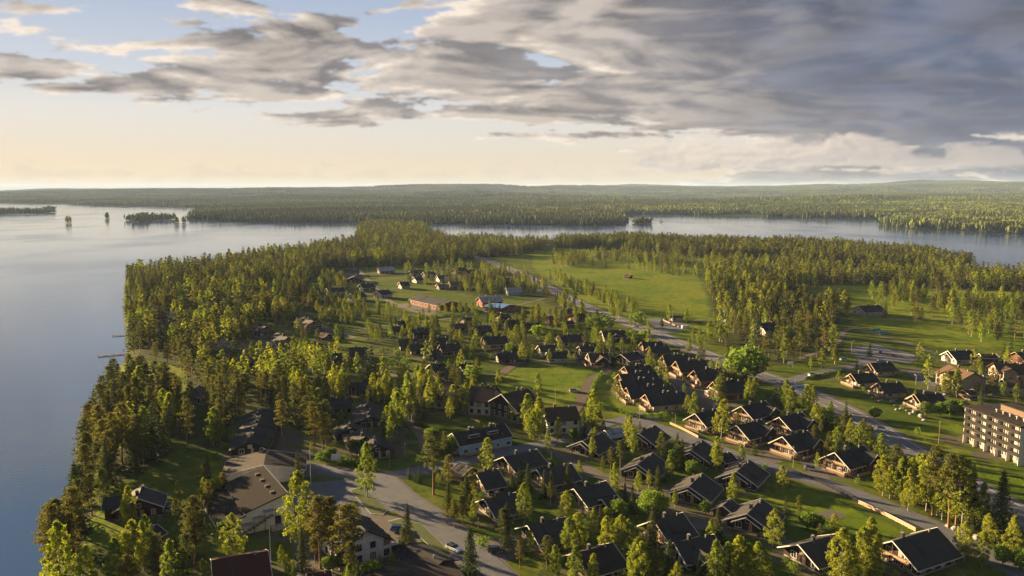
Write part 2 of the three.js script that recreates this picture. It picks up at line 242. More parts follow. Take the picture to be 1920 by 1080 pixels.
// woods and open ground, as outlines in photograph pixels: [mix of pine, birch, spruce], spacing in metres
const WOODS = [
  { s: 5.8, k: [.58, .12, .30], h: [13, 21], p: [[60, 1160], [90, 1060], [118, 1005], [150, 930], [152, 870], [166, 795], [195, 745], [250, 738], [330, 748], [335, 800], [305, 868], [225, 905], [180, 945], [165, 1010], [170, 1160]], of: 'on the lake shore' },
  { s: 8.5, k: [.70, .28, .02], h: [13, 18], p: [[170, 1160], [175, 1030], [200, 1010], [250, 1040], [300, 1020], [345, 1010], [372, 1050], [375, 1160]], of: 'beyond the brown lakeside house' },
  { s: 7.5, k: [.80, .14, .06], h: [14, 19], p: [[330, 748], [360, 765], [400, 760], [440, 745], [520, 745], [600, 752], [640, 770], [640, 808], [590, 815], [545, 830], [520, 822], [512, 775], [440, 775], [420, 835], [360, 850], [330, 810]], of: 'among the black terraced cabins' },
  { s: 6.2, k: [.30, .64, .06], h: [13, 18], p: [[415, 722], [450, 700], [520, 705], [600, 700], [665, 725], [655, 760], [600, 745], [520, 738], [440, 740]], of: 'in the bright stand above the cabins' },
  { s: 6.2, k: [.38, .22, .40], h: [12, 21], p: [[242, 650], [240, 600], [237, 520], [330, 509], [480, 489], [600, 470], [664, 457], [674, 428], [720, 422], [788, 424], [800, 438], [840, 454], [960, 458], [1004, 462], [985, 478], [900, 484], [840, 494], [770, 497], [690, 500], [620, 504], [590, 520], [560, 545], [500, 555], [470, 590], [420, 610], [345, 605], [335, 640], [300, 655]], of: 'in the wood between the village and the lake' },
  { s: 7.2, k: [.62, .3, .08], h: [14, 19], p: [[330, 715], [345, 670], [400, 655], [450, 682], [440, 712], [420, 740], [350, 738]], of: 'behind the grassy shore' },
  { s: 8, k: [.60, .35, .05], h: [12, 17], p: [[235, 655], [330, 650], [345, 668], [325, 690], [300, 680], [250, 672]], of: 'beside the small jetty' },
  { s: 8.5, k: [.3, .3, .4], h: [10, 17], p: [[590, 690], [660, 690], [735, 700], [755, 760], [740, 800], [700, 770], [650, 770], [640, 730], [600, 720]], of: 'behind the black cabins' },
  { s: 5.8, k: [.42, .16, .42], h: [15, 21], p: [[1035, 458], [1190, 451], [1250, 456], [1400, 462], [1500, 462], [1650, 473], [1755, 484], [1828, 505], [1800, 519], [1700, 512], [1560, 500], [1420, 490], [1330, 486], [1220, 474], [1120, 466], [1050, 466]], of: 'in the wood beyond the golf course' },
  { s: 7.4, k: [.36, .46, .18], h: [14, 20], p: [[1320, 498], [1420, 497], [1560, 508], [1700, 522], [1840, 520], [1920, 524], [2060, 560], [1920, 548], [1780, 540], [1640, 535], [1540, 535], [1470, 545], [1480, 575], [1580, 585], [1610, 602], [1560, 610], [1470, 612], [1400, 606], [1345, 590], [1330, 550]], of: 'between the golf fairways' },
  { s: 9, k: [.42, .40, .18], h: [12, 18], p: [[1345, 640], [1390, 612], [1480, 618], [1550, 612], [1590, 640], [1575, 668], [1500, 682], [1430, 690], [1400, 668]], of: 'around the dark house by the main road' },
  { s: 21, k: [.45, .45, .10], h: [12, 18], p: [[1640, 545], [1800, 548], [1920, 555], [2000, 580], [2000, 640], [1900, 636], [1780, 618], [1680, 590], [1620, 570]], of: 'scattered over the golf course' },
  { s: 5.2, k: [.30, .62, .08], h: [11, 16], p: [[1650, 900], [1690, 890], [1740, 915], [1800, 955], [1850, 990], [1880, 1025], [1840, 1020], [1790, 985], [1740, 962], [1690, 945], [1655, 925]], of: 'in the strip between the two roads' },
  { s: 15, k: [.05, .85, .10], h: [7, 12], p: [[560, 545], [640, 560], [740, 575], [760, 600], [700, 615], [640, 610], [585, 585]], of: 'on the meadow below the clearing' },
  { s: 17, k: [.2, .6, .2], h: [6, 12], p: [[640, 640], [740, 615], [960, 600], [1080, 590], [1130, 610], [1060, 640], [960, 650], [880, 675], [760, 690], [690, 680]], of: 'among the middle cabins' },
  { s: 10, k: [.25, .45, .3], h: [8, 14], p: [[890, 500], [985, 510], [1060, 545], [1120, 585], [1080, 592], [1010, 560], [960, 545], [900, 520]], of: 'beside the main road' },
  { s: 15, k: [.2, .5, .3], h: [9, 15], p: [[760, 505], [860, 500], [900, 520], [940, 550], [880, 545], [800, 540], [760, 530]], of: 'among the houses of the clearing' },
  { s: 26, k: [.25, .5, .25], h: [8, 15], p: [[1030, 478], [1180, 474], [1320, 492], [1300, 510], [1180, 505], [1060, 500]], of: 'at the far end of the driving field' },
  { s: 14, k: [.2, .7, .1], h: [4, 8], p: [[1130, 596], [1180, 610], [1330, 650], [1345, 640], [1300, 625], [1240, 612], [1180, 598]], of: 'along the main road below the field' },
  { s: 6.4, k: [.5, .3, .2], h: [13, 19], p: [[300, 655], [345, 612], [420, 612], [470, 596], [500, 560], [560, 552], [600, 580], [560, 592], [540, 615], [500, 600], [470, 640], [440, 655], [400, 648], [345, 668]], of: 'around the western houses' },
  { s: 9.5, k: [.25, .55, .2], h: [10, 16], p: [[440, 690], [480, 680], [560, 668], [600, 640], [640, 650], [640, 700], [600, 700], [520, 702], [450, 700]], of: 'below the western houses' },
  { s: 11, k: [.15, .6, .25], h: [8, 14], p: [[560, 560], [640, 570], [700, 590], [640, 612], [590, 600]], of: 'on the meadow slope of the western road' },
  { s: 10.5, k: [.25, .5, .25], h: [7, 14], p: [[690, 690], [760, 690], [800, 730], [760, 760], [770, 800], [730, 830], [700, 790]], of: 'along the yard lane' },
  { s: 12, k: [.2, .58, .22], h: [8, 15], p: [[860, 880], [1000, 900], [1180, 935], [1200, 1010], [1100, 1040], [960, 1000], [870, 960]], of: 'in the gardens of the villas' },
  { s: 14, k: [.2, .58, .22], h: [6, 12], p: [[1080, 850], [1180, 850], [1290, 870], [1350, 930], [1270, 970], [1180, 910]], of: 'in the gardens of the stepped cabins' },
  { s: 9, k: [.2, .65, .15], h: [6, 12], p: [[1430, 735], [1480, 750], [1560, 785], [1640, 830], [1655, 870], [1610, 850], [1560, 818], [1500, 790], [1440, 760]], of: 'in the strip behind the lodges' },
  { s: 12, k: [.2, .55, .25], h: [6, 12], p: [[1330, 615], [1400, 680], [1490, 695], [1590, 672], [1560, 690], [1470, 705], [1400, 690], [1345, 660]], of: 'on the verge of the main road' },
  { s: 9, k: [.3, .45, .25], h: [9, 15], p: [[600, 530], [640, 520], [655, 540], [640, 558], [600, 556]], of: 'beside the pale blue house' },
  { s: 10, k: [.3, .5, .2], h: [9, 15], p: [[870, 530], [930, 530], [960, 552], [900, 556], [860, 548]], of: 'behind the blue-roofed hall' },
  { s: 6.5, k: [.5, .3, .2], h: [12, 17], p: [[985, 463], [1000, 455], [1040, 456], [1045, 464], [1015, 468], [990, 475]], of: 'at the beach end of the driving field' },
  { s: 8, k: [.3, .45, .25], h: [10, 16], p: [[1030, 490], [1070, 483], [1110, 486], [1090, 500], [1050, 503]], of: 'in the left clump of the driving field' },
  { s: 8.5, k: [.3, .4, .3], h: [10, 16], p: [[1110, 478], [1200, 480], [1300, 492], [1310, 500], [1240, 500], [1180, 491], [1120, 488]], of: 'in the belt behind the driving field' },
  { s: 10, k: [.2, .6, .2], h: [7, 13], p: [[1190, 498], [1260, 503], [1320, 515], [1310, 522], [1240, 514], [1195, 507]], of: 'in the near belt of the driving field' },
  { s: 8, k: [.4, .45, .15], h: [12, 18], p: [[1640, 548], [1700, 552], [1740, 560], [1720, 572], [1660, 565]], of: 'in the golf clump behind the clubhouse' },
  { s: 9, k: [.4, .45, .15], h: [12, 18], p: [[1740, 575], [1830, 578], [1930, 590], [1980, 600], [1920, 604], [1800, 592], [1750, 586]], of: 'in the long golf belt' },
  { s: 9, k: [.35, .4, .25], h: [11, 17], p: [[1640, 595], [1720, 600], [1730, 612], [1660, 610]], of: 'beside the golf clubhouse' },
  { s: 12, k: [.4, .35, .25], h: [11, 17], p: [[1800, 615], [1960, 628], [1980, 650], [1860, 648], [1800, 632]], of: 'behind the guest houses' },
  { s: 9.5, k: [.2, .6, .2], h: [6, 13], p: [[690, 610], [760, 625], [860, 625], [880, 650], [800, 672], [720, 668], [690, 640]], of: 'between the black middle houses' },
  { s: 10, k: [.2, .55, .25], h: [6, 13], p: [[900, 640], [1000, 632], [1100, 640], [1200, 655], [1150, 690], [1060, 672], [960, 690], [900, 680]], of: 'round the village green' },
  { s: 9.5, k: [.2, .6, .2], h: [6, 12], p: [[1290, 650], [1340, 668], [1400, 700], [1400, 730], [1340, 700], [1290, 672]], of: 'behind the terrace near the main road' },
  { s: 8.5, k: [.2, .6, .2], h: [7, 13], p: [[940, 780], [1060, 790], [1080, 830], [980, 845], [940, 810]], of: 'round the white three-storey house' },
  { s: 7.5, k: [.25, .5, .25], h: [8, 14], p: [[750, 700], [900, 705], [900, 770], [800, 800], [750, 770]], of: 'on the chalet slope' },
  { s: 9, k: [.2, .6, .2], h: [9, 15], p: [[1030, 1040], [1100, 1060], [1250, 1040], [1440, 1060], [1440, 1130], [1030, 1130]], of: 'along the lower edge of the village' },
];
const FIELDS = [[[1000, 470], [1050, 466], [1120, 470], [1300, 495], [1325, 560], [1330, 600], [1240, 600], [1170, 590], [1110, 570], [1040, 535], [1000, 500]], [[940, 700], [1010, 685], [1110, 690], [1095, 735], [1075, 755], [1000, 755], [950, 735]], [[1540, 535], [1960, 550], [1980, 650], [1760, 650], [1600, 605]], [[1220, 600], [1330, 608], [1340, 640], [1290, 630]], [[1700, 800], [1820, 800], [1830, 870], [1920, 900], [1920, 920], [1780, 860]], [[220, 690], [290, 680], [350, 690], [360, 740], [300, 745], [240, 710]], [[180, 960], [230, 950], [260, 985], [220, 1040], [180, 1030]], [[1430, 905], [1560, 930], [1680, 1000], [1600, 1010], [1500, 960], [1420, 930]], [[1115, 745], [1150, 740], [1280, 775], [1260, 790], [1150, 780]]];
const YARDS = [[[480, 900], [540, 890], [560, 930], [560, 1010], [470, 1015]], [[1060, 905], [1160, 940], [1150, 975], [1040, 950]], [[1200, 900], [1330, 930], [1350, 985], [1230, 960]], [[1700, 690], [1870, 700], [1880, 750], [1740, 740]], [[440, 780], [560, 800], [640, 850], [560, 870], [450, 860]], [[400, 640], [540, 630], [560, 680], [430, 690]], [[620, 960], [720, 950], [760, 1050], [640, 1080]], [[640, 790], [760, 790], [760, 860], [680, 870]], [[1290, 800], [1560, 860], [1560, 880], [1380, 840]], [[1200, 690], [1400, 720], [1400, 780], [1280, 770]]];
const GX0 = -800, GX1 = 1300, GZ0 = -2200, GZ1 = 160;
const woodPolys = WOODS.map((w) => poly(w.p, G));
{ // the far country: a fan of land with hills, dark under its woods
  const na = 260, nr = 190, pos = [], idx = [], hs = [];
  for (let j = 0; j <= nr; j++) for (let i = 0; i <= na; i++) { const r = 1750 * Math.pow(REACH / 1750, j / nr), a = rad(mix(-44, 44, i / na)), x = Math.sin(a) * r, z = -Math.cos(a) * r, h = farHeight(x, z); hs.push(h); pos.push(x, h, z); }
  for (let j = 0; j < nr; j++) for (let i = 0; i < na; i++) { const a = j * (na + 1) + i, b = a + 1, c = a + na + 1, d = c + 1; if (Math.max(hs[a], hs[b], hs[c], hs[d]) < -1) continue; idx.push(a, b, c, b, d, c); }
  const g = new THREE.BufferGeometry(); g.setAttribute('position', new THREE.Float32BufferAttribute(pos, 3)); g.setIndex(idx); g.computeVertexNormals();
  setting('far_hills', g, std(lin(.040, .054, .016), 1, null, { specularIntensity: 0 }));
}
ISLES.forEach((pg, n) => {                                          // rocky islets
  if (n === 0 || n === 4) return;
  const cx = pg.reduce((a, p) => a + p[0], 0) / pg.length, cz = pg.reduce((a, p) => a + p[1], 0) / pg.length, pos = [], idx = [];
  pos.push(cx, n === 10 ? .5 : 1.4, cz); for (const k of [.55, 1.12]) for (const [x, z] of pg) pos.push(mix(cx, x, k), k < 1 ? (n === 10 ? .4 : 1) : -.4, mix(cz, z, k));
  const m = pg.length; for (let i = 0; i < m; i++) { const a = 1 + i, b = 1 + (i + 1) % m; idx.push(0, b, a, a, b, a + m, b, b + m, a + m); }
  const g = new THREE.BufferGeometry(); g.setAttribute('position', new THREE.Float32BufferAttribute(pos, 3)); g.setIndex(idx); g.computeVertexNormals(); setting('islet', g, std(lin(.075, .07, .04), 1));
});
{ // the lake
  const g = new THREE.PlaneGeometry(60000, 40000, 1, 1); g.rotateX(-Math.PI / 2); g.translate(0, 0, -15000);
  const p = g.attributes.position, uv = g.attributes.uv; for (let i = 0; i < p.count; i++) uv.setXY(i, p.getX(i), p.getZ(i));
  const waves = tile(512, (u, v) => { const n = .5 + .5 * wrapNoise(u, v, 22, 4) + .25 * wrapNoise(u * 1, v, 60, 2); return [n, n, n]; });
  const slick = tile(512, (u, v) => { const n = .075 + .10 * sstep(-.15, .35, wrapNoise(u, v, 5, 4)); return [n, n, n]; });
  setting('lake', g, new THREE.MeshPhysicalMaterial({ color: lin(.030, .066, .150), roughness: 1, roughnessMap: rep(slick, 1 / 900, 1 / 1400), bumpMap: rep(waves, 1 / 26, 1 / 26), bumpScale: .032, ior: 1.4 }));
}

// ---------- roads ----------
function ribbon(pts, w, y, off = 0) {
  const pos = [], uv = [], idx = []; let s = 0;
  for (let i = 0; i < pts.length; i++) {
    const a = pts[Math.max(0, i - 1)], b = pts[Math.min(pts.length - 1, i + 1)], l = Math.hypot(b.x - a.x, b.z - a.z) || 1, nx = -(b.z - a.z) / l, nz = (b.x - a.x) / l, p = pts[i];
    if (i) s += p.distanceTo(pts[i - 1]);
    for (const k of [-1, 1]) { const e = off + k * w / 2; pos.push(p.x + nx * e, y, p.z + nz * e); uv.push(e, s); }
    if (i) { const q = i * 2; idx.push(q - 2, q, q - 1, q - 1, q, q + 1); }
  }
  const g = new THREE.BufferGeometry(); g.setAttribute('position', new THREE.Float32BufferAttribute(pos, 3)); g.setAttribute('uv', new THREE.Float32BufferAttribute(uv, 2)); g.setIndex(idx); g.computeVertexNormals();
  if (g.attributes.normal.getY(0) < 0) { const ix = g.index.array; for (let i = 0; i < ix.length; i += 3) { const t = ix[i]; ix[i] = ix[i + 1]; ix[i + 1] = t; } g.computeVertexNormals(); }
  return g;
}
const ROAD_TOP = G + .035, V3 = (x, y, z) => new THREE.Vector3(x, y, z);
roadLines.forEach((r, i) => {
  r.y = ROAD_TOP + (roadLines.length - i) * .006;
  r.mesh = setting(r.name, ribbon(r.pts, r.w, r.y), M[r.m]);
  if (r.m.startsWith('asphalt')) part('gravel_shoulder', ribbon(r.pts.map((p, k) => p.clone().add(V3(.35 * noise(k * .7, i), 0, .35 * noise(k * .7 + 9, i)))), r.w + 1.7, G + .012 + (roadLines.length - i) * .0008), M.gravel, r.mesh);
});
function flat(list, y, name, mat) {                                 // a paved or grassed patch, its outline in photograph pixels
  const pts = list.map(([x, py]) => at(x, py)), s = new THREE.Shape(pts.map((p) => new THREE.Vector2(p.x, -p.z))), g = new THREE.ShapeGeometry(s); g.rotateX(-Math.PI / 2); g.translate(0, y, 0);
  const p = g.attributes.position, uv = g.attributes.uv; for (let i = 0; i < p.count; i++) uv.setXY(i, p.getX(i), p.getZ(i));
  return setting(name, g, mat);
}
flat([[528, 925], [560, 908], [690, 896], [716, 903], [700, 915], [742, 958], [690, 968], [650, 975], [600, 972], [560, 955]], ROAD_TOP - .006, 'plaza', M.asphalt);
flat([[690, 965], [755, 968], [800, 1000], [770, 1040], [720, 1060], [690, 1030]], ROAD_TOP - .012, 'parking_yard', M.gravel);
flat([[500, 868], [560, 868], [700, 884], [700, 896], [620, 905], [540, 893]], ROAD_TOP - .018, 'forecourt', M.asphalt);
flat([[1590, 652], [1640, 645], [1725, 668], [1705, 682], [1610, 676]], ROAD_TOP - .006, 'parking_lot', M.asphalt);
flat([[545, 1010], [590, 1004], [640, 1100], [560, 1110]], ROAD_TOP - .006, 'paved_walk', M.gravel);
flat([[1045, 930], [1085, 925], [1118, 950], [1095, 966], [1075, 950]], ROAD_TOP - .012, 'paved_yard', M.gravel);
flat([[1530, 962], [1556, 955], [1590, 968], [1560, 976]], ROAD_TOP, 'sand_court', M.gravel);
flat([[1140, 788], [1200, 770], [1240, 788], [1190, 800]], ROAD_TOP - .012, 'lane_mouth', M.asphalt);
flat([[1210, 598], [1262, 596], [1290, 612], [1275, 622], [1240, 625]], ROAD_TOP - .006, 'roadside_lot', M.asphalt);
flat([[730, 572], [790, 566], [850, 580], [800, 592]], ROAD_TOP - .012, 'barn_yard', M.gravel);
flat([[1400, 855], [1440, 850], [1470, 866], [1430, 872]], ROAD_TOP - .018, 'drive', M.gravel);
flat([[1500, 866], [1545, 868], [1560, 905], [1525, 898]], ROAD_TOP - .018, 'drive', M.gravel);
flat([[870, 1010], [955, 1010], [985, 1040], [930, 1058], [900, 1040]], ROAD_TOP - .018, 'drive', M.gravel);
// kerbed green islands on the plaza
for (const [list, label] of [[[[655, 918], [678, 913], [728, 958], [718, 966], [695, 964]], 'long'], [[[528, 902], [600, 890], [660, 899], [600, 906]], 'thin'], [[[725, 978], [748, 972], [790, 982], [850, 1040], [835, 1050], [790, 1010], [770, 990]], 'round']]) {
  const pts = list.map(([x, y]) => at(x, y)), s = new THREE.Shape(pts.map((p) => new THREE.Vector2(p.x, -p.z))), g = new THREE.ExtrudeGeometry(s, { depth: .14, bevelEnabled: false }); g.rotateX(-Math.PI / 2); g.translate(0, G, 0);
  const isl = setting('kerb', g, M.stone);
  const c = pts.reduce((a, p) => a.add(p), new THREE.Vector3()).divideScalar(pts.length), s2 = new THREE.Shape(pts.map((p) => new THREE.Vector2(mix(c.x, p.x, .94), -mix(c.z, p.z, .94)))), g2 = new THREE.ShapeGeometry(s2); g2.rotateX(-Math.PI / 2); g2.translate(0, G + .16, 0);
  const uv = g2.attributes.uv, pp = g2.attributes.position; for (let i = 0; i < uv.count; i++) uv.setXY(i, pp.getX(i) * .3, pp.getZ(i) * .3);
  part('lawn', g2, std(lin(.075, .10, .026), 1, rep(mottle, .3)), isl);
}
{ // painted lines of the main road: dashes one by one
  const r = roadLines[0], dash = new THREE.PlaneGeometry(.30, 6); dash.rotateX(-Math.PI / 2); let s = 0, next = 8;
  for (let i = 1; i < r.pts.length; i++) {
    const a = r.pts[i - 1], b = r.pts[i], l = a.distanceTo(b);
    while (next < s + l) { const t = (next - s) / l, p = new THREE.Vector3().lerpVectors(a, b, t); const [px, py] = pixelOf(p.x, G, p.z); if (px < 1990 && py > 560) { const d = part('centre_dash', dash, M.paint, r.mesh); d.position.set(p.x, r.y + .006, p.z); d.rotation.y = Math.atan2(b.x - a.x, b.z - a.z); } next += 14; }
    s += l;
  }
  part('edge_line', ribbon(r.pts.slice(30), .18, r.y + .005, 4.4), M.paint, r.mesh); part('edge_line', ribbon(r.pts.slice(30), .18, r.y + .005, -4.4), M.paint, r.mesh);
  const stripe = new THREE.PlaneGeometry(.5, 3.2); stripe.rotateX(-Math.PI / 2);                        // zebra crossings
  for (const [x, y] of [[1492, 731], [1500, 723], [1372, 685]]) { const p = at(x, y); let bi = 0; r.pts.forEach((q, i) => { if (q.distanceTo(p) < r.pts[bi].distanceTo(p)) bi = i; }); const q = r.pts[bi], e = r.pts[bi + 1], ang = Math.atan2(e.x - q.x, e.z - q.z); for (let k = -4; k < 5; k++) { const m = part('crossing_stripe', stripe, M.paint, r.mesh); m.position.set(p.x + Math.cos(ang) * k * 1.05, r.y + .008, p.z - Math.sin(ang) * k * 1.05); m.rotation.y = ang; } }
  const lot = new THREE.PlaneGeometry(.16, 4.6); lot.rotateX(-Math.PI / 2); const lm = scene.children.find((o) => o.name === 'parking_lot');
  for (let k = 0; k < 20; k++) { const p = at(mix(1618, 1712, k / 19), mix(651, 667, k / 19)), m = part('bay_line', lot, M.paint, lm); m.position.set(p.x, ROAD_TOP + .004, p.z); m.rotation.y = -.2; }
}

// ---------- houses ----------
function prism(profile, x0, x1) {                                   // a closed outline of [z, y] pairs drawn out along x
  const s = new THREE.Shape(profile.map(([z, y]) => new THREE.Vector2(-z, y))), g = new THREE.ExtrudeGeometry(s, { depth: x1 - x0, bevelEnabled: false }); g.rotateY(Math.PI / 2); g.translate(x0, 0, 0);
  const out = g.index ? g.toNonIndexed() : g, p = out.attributes.position, n = out.attributes.normal, uv = out.attributes.uv;
  for (let i = 0; i < p.count; i++) { const nx = Math.abs(n.getX(i)), ny = Math.abs(n.getY(i)); if (nx > .7) uv.setXY(i, p.getZ(i), p.getY(i)); else if (ny > .35) uv.setXY(i, p.getX(i), Math.hypot(p.getZ(i), p.getY(i))); else uv.setXY(i, p.getX(i), p.getY(i)); }
  return out;
}
const cache = new Map(), cached = (key, f) => { if (!cache.has(key)) cache.set(key, f()); return cache.get(key); };
let panes = 0;
function windowAt(o, x, y, z, turn, w, h, frame = M.trim, bars = 1) {
  w = Math.round(w * 5) / 5; h = Math.round(h * 5) / 5;
  const g = cached('win' + w + h + bars, () => { const l = [box(w + .24, .13, .12, 0, h / 2 + .05, 0), box(w + .24, .13, .14, 0, -h / 2 - .05, .01), box(.13, h, .12, -w / 2 - .05, 0, 0), box(.13, h, .12, w / 2 + .05, 0, 0)]; for (let i = 1; i <= bars; i++) l.push(box(.07, h, .1, -w / 2 + w * i / (bars + 1), 0, 0)); return merge(l); });
  const m = part('window', g, frame, o); m.position.set(x, y, z); m.rotation.y = turn;
  part('pane', cached('pane' + w + h, () => box(w, h, .05)), ++panes % 5 === 2 ? M.curtain : M.glass, m);
  return m;
}
function doorAt(o, x, y, z, turn, mat = M.trimWarm) { const d = part('door', cached('door', () => box(.95, 2.05, .08)), mat, o); d.position.set(x, y + 1.03, z); d.rotation.y = turn; part('handle', cached('handle', () => box(.05, .05, .16, .36, -.05, .04)), M.darkMetal, d); return d; }
function chimneyAt(o, x, y, z, h = 1.5, mat = M.darkMetal) { const c = part('chimney', cached('chim' + h, () => merge([box(.75, h + 1.2, .75, 0, (h - 1.2) / 2, 0), box(.95, .14, .95, 0, h, 0)])), mat, o); c.position.set(x, y, z); part('chimney_cap', cached('cap', () => merge([box(.6, .08, .6, 0, .34, 0), box(.08, .3, .08, .2, .18, .2), box(.08, .3, .08, -.2, .18, -.2)])), M.metal, c).position.y = h; return c; }
function railing(w, h = .95, n = Math.max(2, Math.round(w / 1.6))) { return cached('rail' + w.toFixed(1) + h, () => { const l = [box(w, .09, .1, 0, h, 0), box(w, .42, .05, 0, h * .58, 0), box(w, .1, .05, 0, h * .18, 0)]; for (let i = 0; i <= n; i++) l.push(box(.1, h, .1, -w / 2 + w * i / n, h / 2, 0)); return merge(l); }); }
const houses = [], HOUSE_GAP = 1.2;
const facing = { front: -Math.PI / 2, back: Math.PI / 2, right: 0, left: Math.PI };

// A, B: pixels of the two ends of the ridge (A is the end whose gable shows); w width, hr ridge and he eave height above the ground in metres
function house(label, A, B, o = {}) {
  const { w = 11, hr = 5.2, he = 2.6, roof = 'roofBlack', wall = 'log', trim = 'trim', style = 'cabin', over = .7, front = .9, wing, chimney = [.35], deck, base = 'stone', grp, minL = 0, maxL = 99, barge = true, name = 'house', category = 'house', windows = true, y0 = 0, dormers, split } = o;
  const a = at(A[0], A[1], G + hr), b = at(B[0], B[1], G + hr), dx = b.x - a.x, dz = b.z - a.z; let L = clamp(Math.hypot(dx, dz) - front - over, Math.max(4, minL), maxL);
  const turn = Math.atan2(-dz, dx), ux = Math.cos(turn), uz = -Math.sin(turn), c = new THREE.Vector3(a.x + ux * (front + L / 2), G, a.z + uz * (front + L / 2));
  const t = thing(name, label, category, [c.x, G, c.z], turn, grp), W = w / 2, sl = (hr - he) / (W + .0), R = M[roof], WM = M[wall], T = M[trim];
  houses.push({ x: c.x, z: c.z, r: Math.hypot(L, w) / 2, L, w, turn, label, t });
  const bh = base ? .45 : 0;
  if (base) part('plinth', box(L + .1, .75, w + .1, 0, .075, 0), M[base], t);
  part('wall', prism([[-W, bh], [W, bh], [W, he], [0, hr - .2], [-W, he]], -L / 2, L / 2), WM, t);
  const ov = over, ye = he - sl * ov, th = .24, x0 = -L / 2 - front, x1 = L / 2 + over;
  const sides = (z0, z1, ya, yb) => prism([[z0, ya], [z1, yb], [z1, yb + th], [z0, ya + th]], x0, x1);
  const rf = part('roof', merge([prism([[-W - ov, ye], [0, hr - .02], [0, hr - .02 + th], [-W - ov, ye + th]], x0, x1), prism([[0, hr - .02], [W + ov, ye], [W + ov, ye + th], [0, hr - .02 + th]], x0, x1)]), R, t);
  if (chimney) for (const [i, p] of chimney.entries()) chimneyAt(rf, mix(-L / 2, L / 2, p), hr - .5, (i % 2 ? .6 : -.5), 1.5, o.chimneyMat ? M[o.chimneyMat] : M.darkMetal);
  part('ridge_vent', cached('vent', () => merge([cyl(.16, .16, .8), cyl(.26, .26, .12, 0, .8)])), M.metal, rf).position.set(L * .3, hr - .1, .5);
  { const lad = part('roof_ladder', cached('ladder' + W.toFixed(1) + sl.toFixed(2), () => { const l = [], len = Math.hypot(W, W * sl) * .86, an = Math.atan(sl); for (const q of [-.22, .22]) l.push(box(.06, .06, len, q, 0, 0, 0, an)); for (let i = 0; i < 9; i++) { const f = (i / 8 - .5) * len * .95; l.push(box(.44, .05, .05, 0, -f * Math.sin(an), f * Math.cos(an))); } return merge(l); }), M.darkMetal, rf); lad.position.set(mix(-L / 2, L / 2, .28), hr - sl * W * .46 + .38, W * .48); }
  if (hr < 6) part('snow_guard', box(L * .7, .16, .06, 0, he - sl * -.9 + .32, W - .9), M.darkMetal, rf);
  if (barge) for (const x of [x0 - .05, x1 + .05]) for (const k of [-1, 1]) { const z1 = k * (W + ov + .05), q = ye - .02; part('bargeboard', prism(k > 0 ? [[0, hr + .06], [0, hr + .34], [z1, q + .32], [z1, q + .02]] : [[z1, q + .02], [z1, q + .32], [0, hr + .34], [0, hr + .06]], x - .05, x + .05), T, t); }
  if (barge) for (const k of [-1, 1]) part('fascia', box(x1 - x0, .20, .07, (x0 + x1) / 2, ye + .06, k * (W + ov + .04)), T, t);
  const fx = -L / 2 - .05, bx = L / 2 + .05;
  if (windows) {
    const two = he > 4.2, up = hr - he > 2.2;
    if (style === 'lodge') {                                       // glazed gable with a balcony
      for (const z of [-W * .55, W * .08, W * .55]) windowAt(t, fx, 1.75, z, facing.front, 1.9, 1.7, T, 2);
      for (const z of [-W * .28, W * .28]) windowAt(t, fx, he + .9, z, facing.front, 1.5, 1.5, T, 2);
      const bal = part('balcony', merge([box(1.3, .16, w * .72, 0, 0, 0), box(.14, he - .2, .14, -.55, -(he - .2) / 2, -w * .3), box(.14, he - .2, .14, -.55, -(he - .2) / 2, w * .3), box(.16, hr - he - .6, .16, -.55, (hr - he - .6) / 2, 0)]), M.logLight, t); bal.position.set(-L / 2 - .66, he - .15, 0);
      const br = part('railing', railing(w * .72), M.trimWarm, bal); br.position.set(-.6, .05, 0); br.rotation.y = Math.PI / 2;
    } else if (two) {
      const fl = Math.round(he / 2.8), n = Math.max(2, Math.round(w / 3.4));
      for (let f = 0; f < fl; f++) for (let i = 0; i < n; i++) windowAt(t, fx, 1.7 + f * 2.8, mix(-W + 1.3, W - 1.3, n > 1 ? i / (n - 1) : .5), facing.front, 1.2, 1.3, T);
      for (let f = 0; f < fl; f++) for (let i = 0, m = Math.max(2, Math.round(L / 3.6)); i < m; i++) for (const k of [1, -1]) windowAt(t, mix(-L / 2 + 1.4, L / 2 - 1.4, i / (m - 1)), 1.7 + f * 2.8, k * (W + .05), k > 0 ? facing.right : facing.left, 1.2, 1.3, T);
    } else {
      windowAt(t, fx, 1.65, -W * .45, facing.front, 1.5, 1.5, T); windowAt(t, fx, 1.65, W * .62, facing.front, .9, 1.4, T, 0);
      if (up) windowAt(t, fx, he + .75, 0, facing.front, 1.1, 1.0, T, 0);
      if (w > 8) doorAt(t, fx, bh, W * .12, facing.front);
    }
    if (!two) { const m = Math.max(1, Math.round(L / 4)); for (let i = 0; i < m; i++) { windowAt(t, m > 1 ? mix(-L / 2 + 1.6, L / 2 - 1.6, i / (m - 1)) : 0, 1.6, W + .05, facing.right, i % 2 ? .9 : 1.6, 1.1, T); if (i % 2 === 0) windowAt(t, mix(-L / 2 + 1.6, L / 2 - 1.6, m > 1 ? i / (m - 1) : .5), 1.6, -W - .05, facing.left, 1.2, 1.1, T); } windowAt(t, bx, 1.65, 0, facing.back, 1.2, 1.2, T); if (w > 8) doorAt(t, L * .12, bh, W + .05, facing.right, o.door ? M[o.door] : M.trimWarm); }
  }
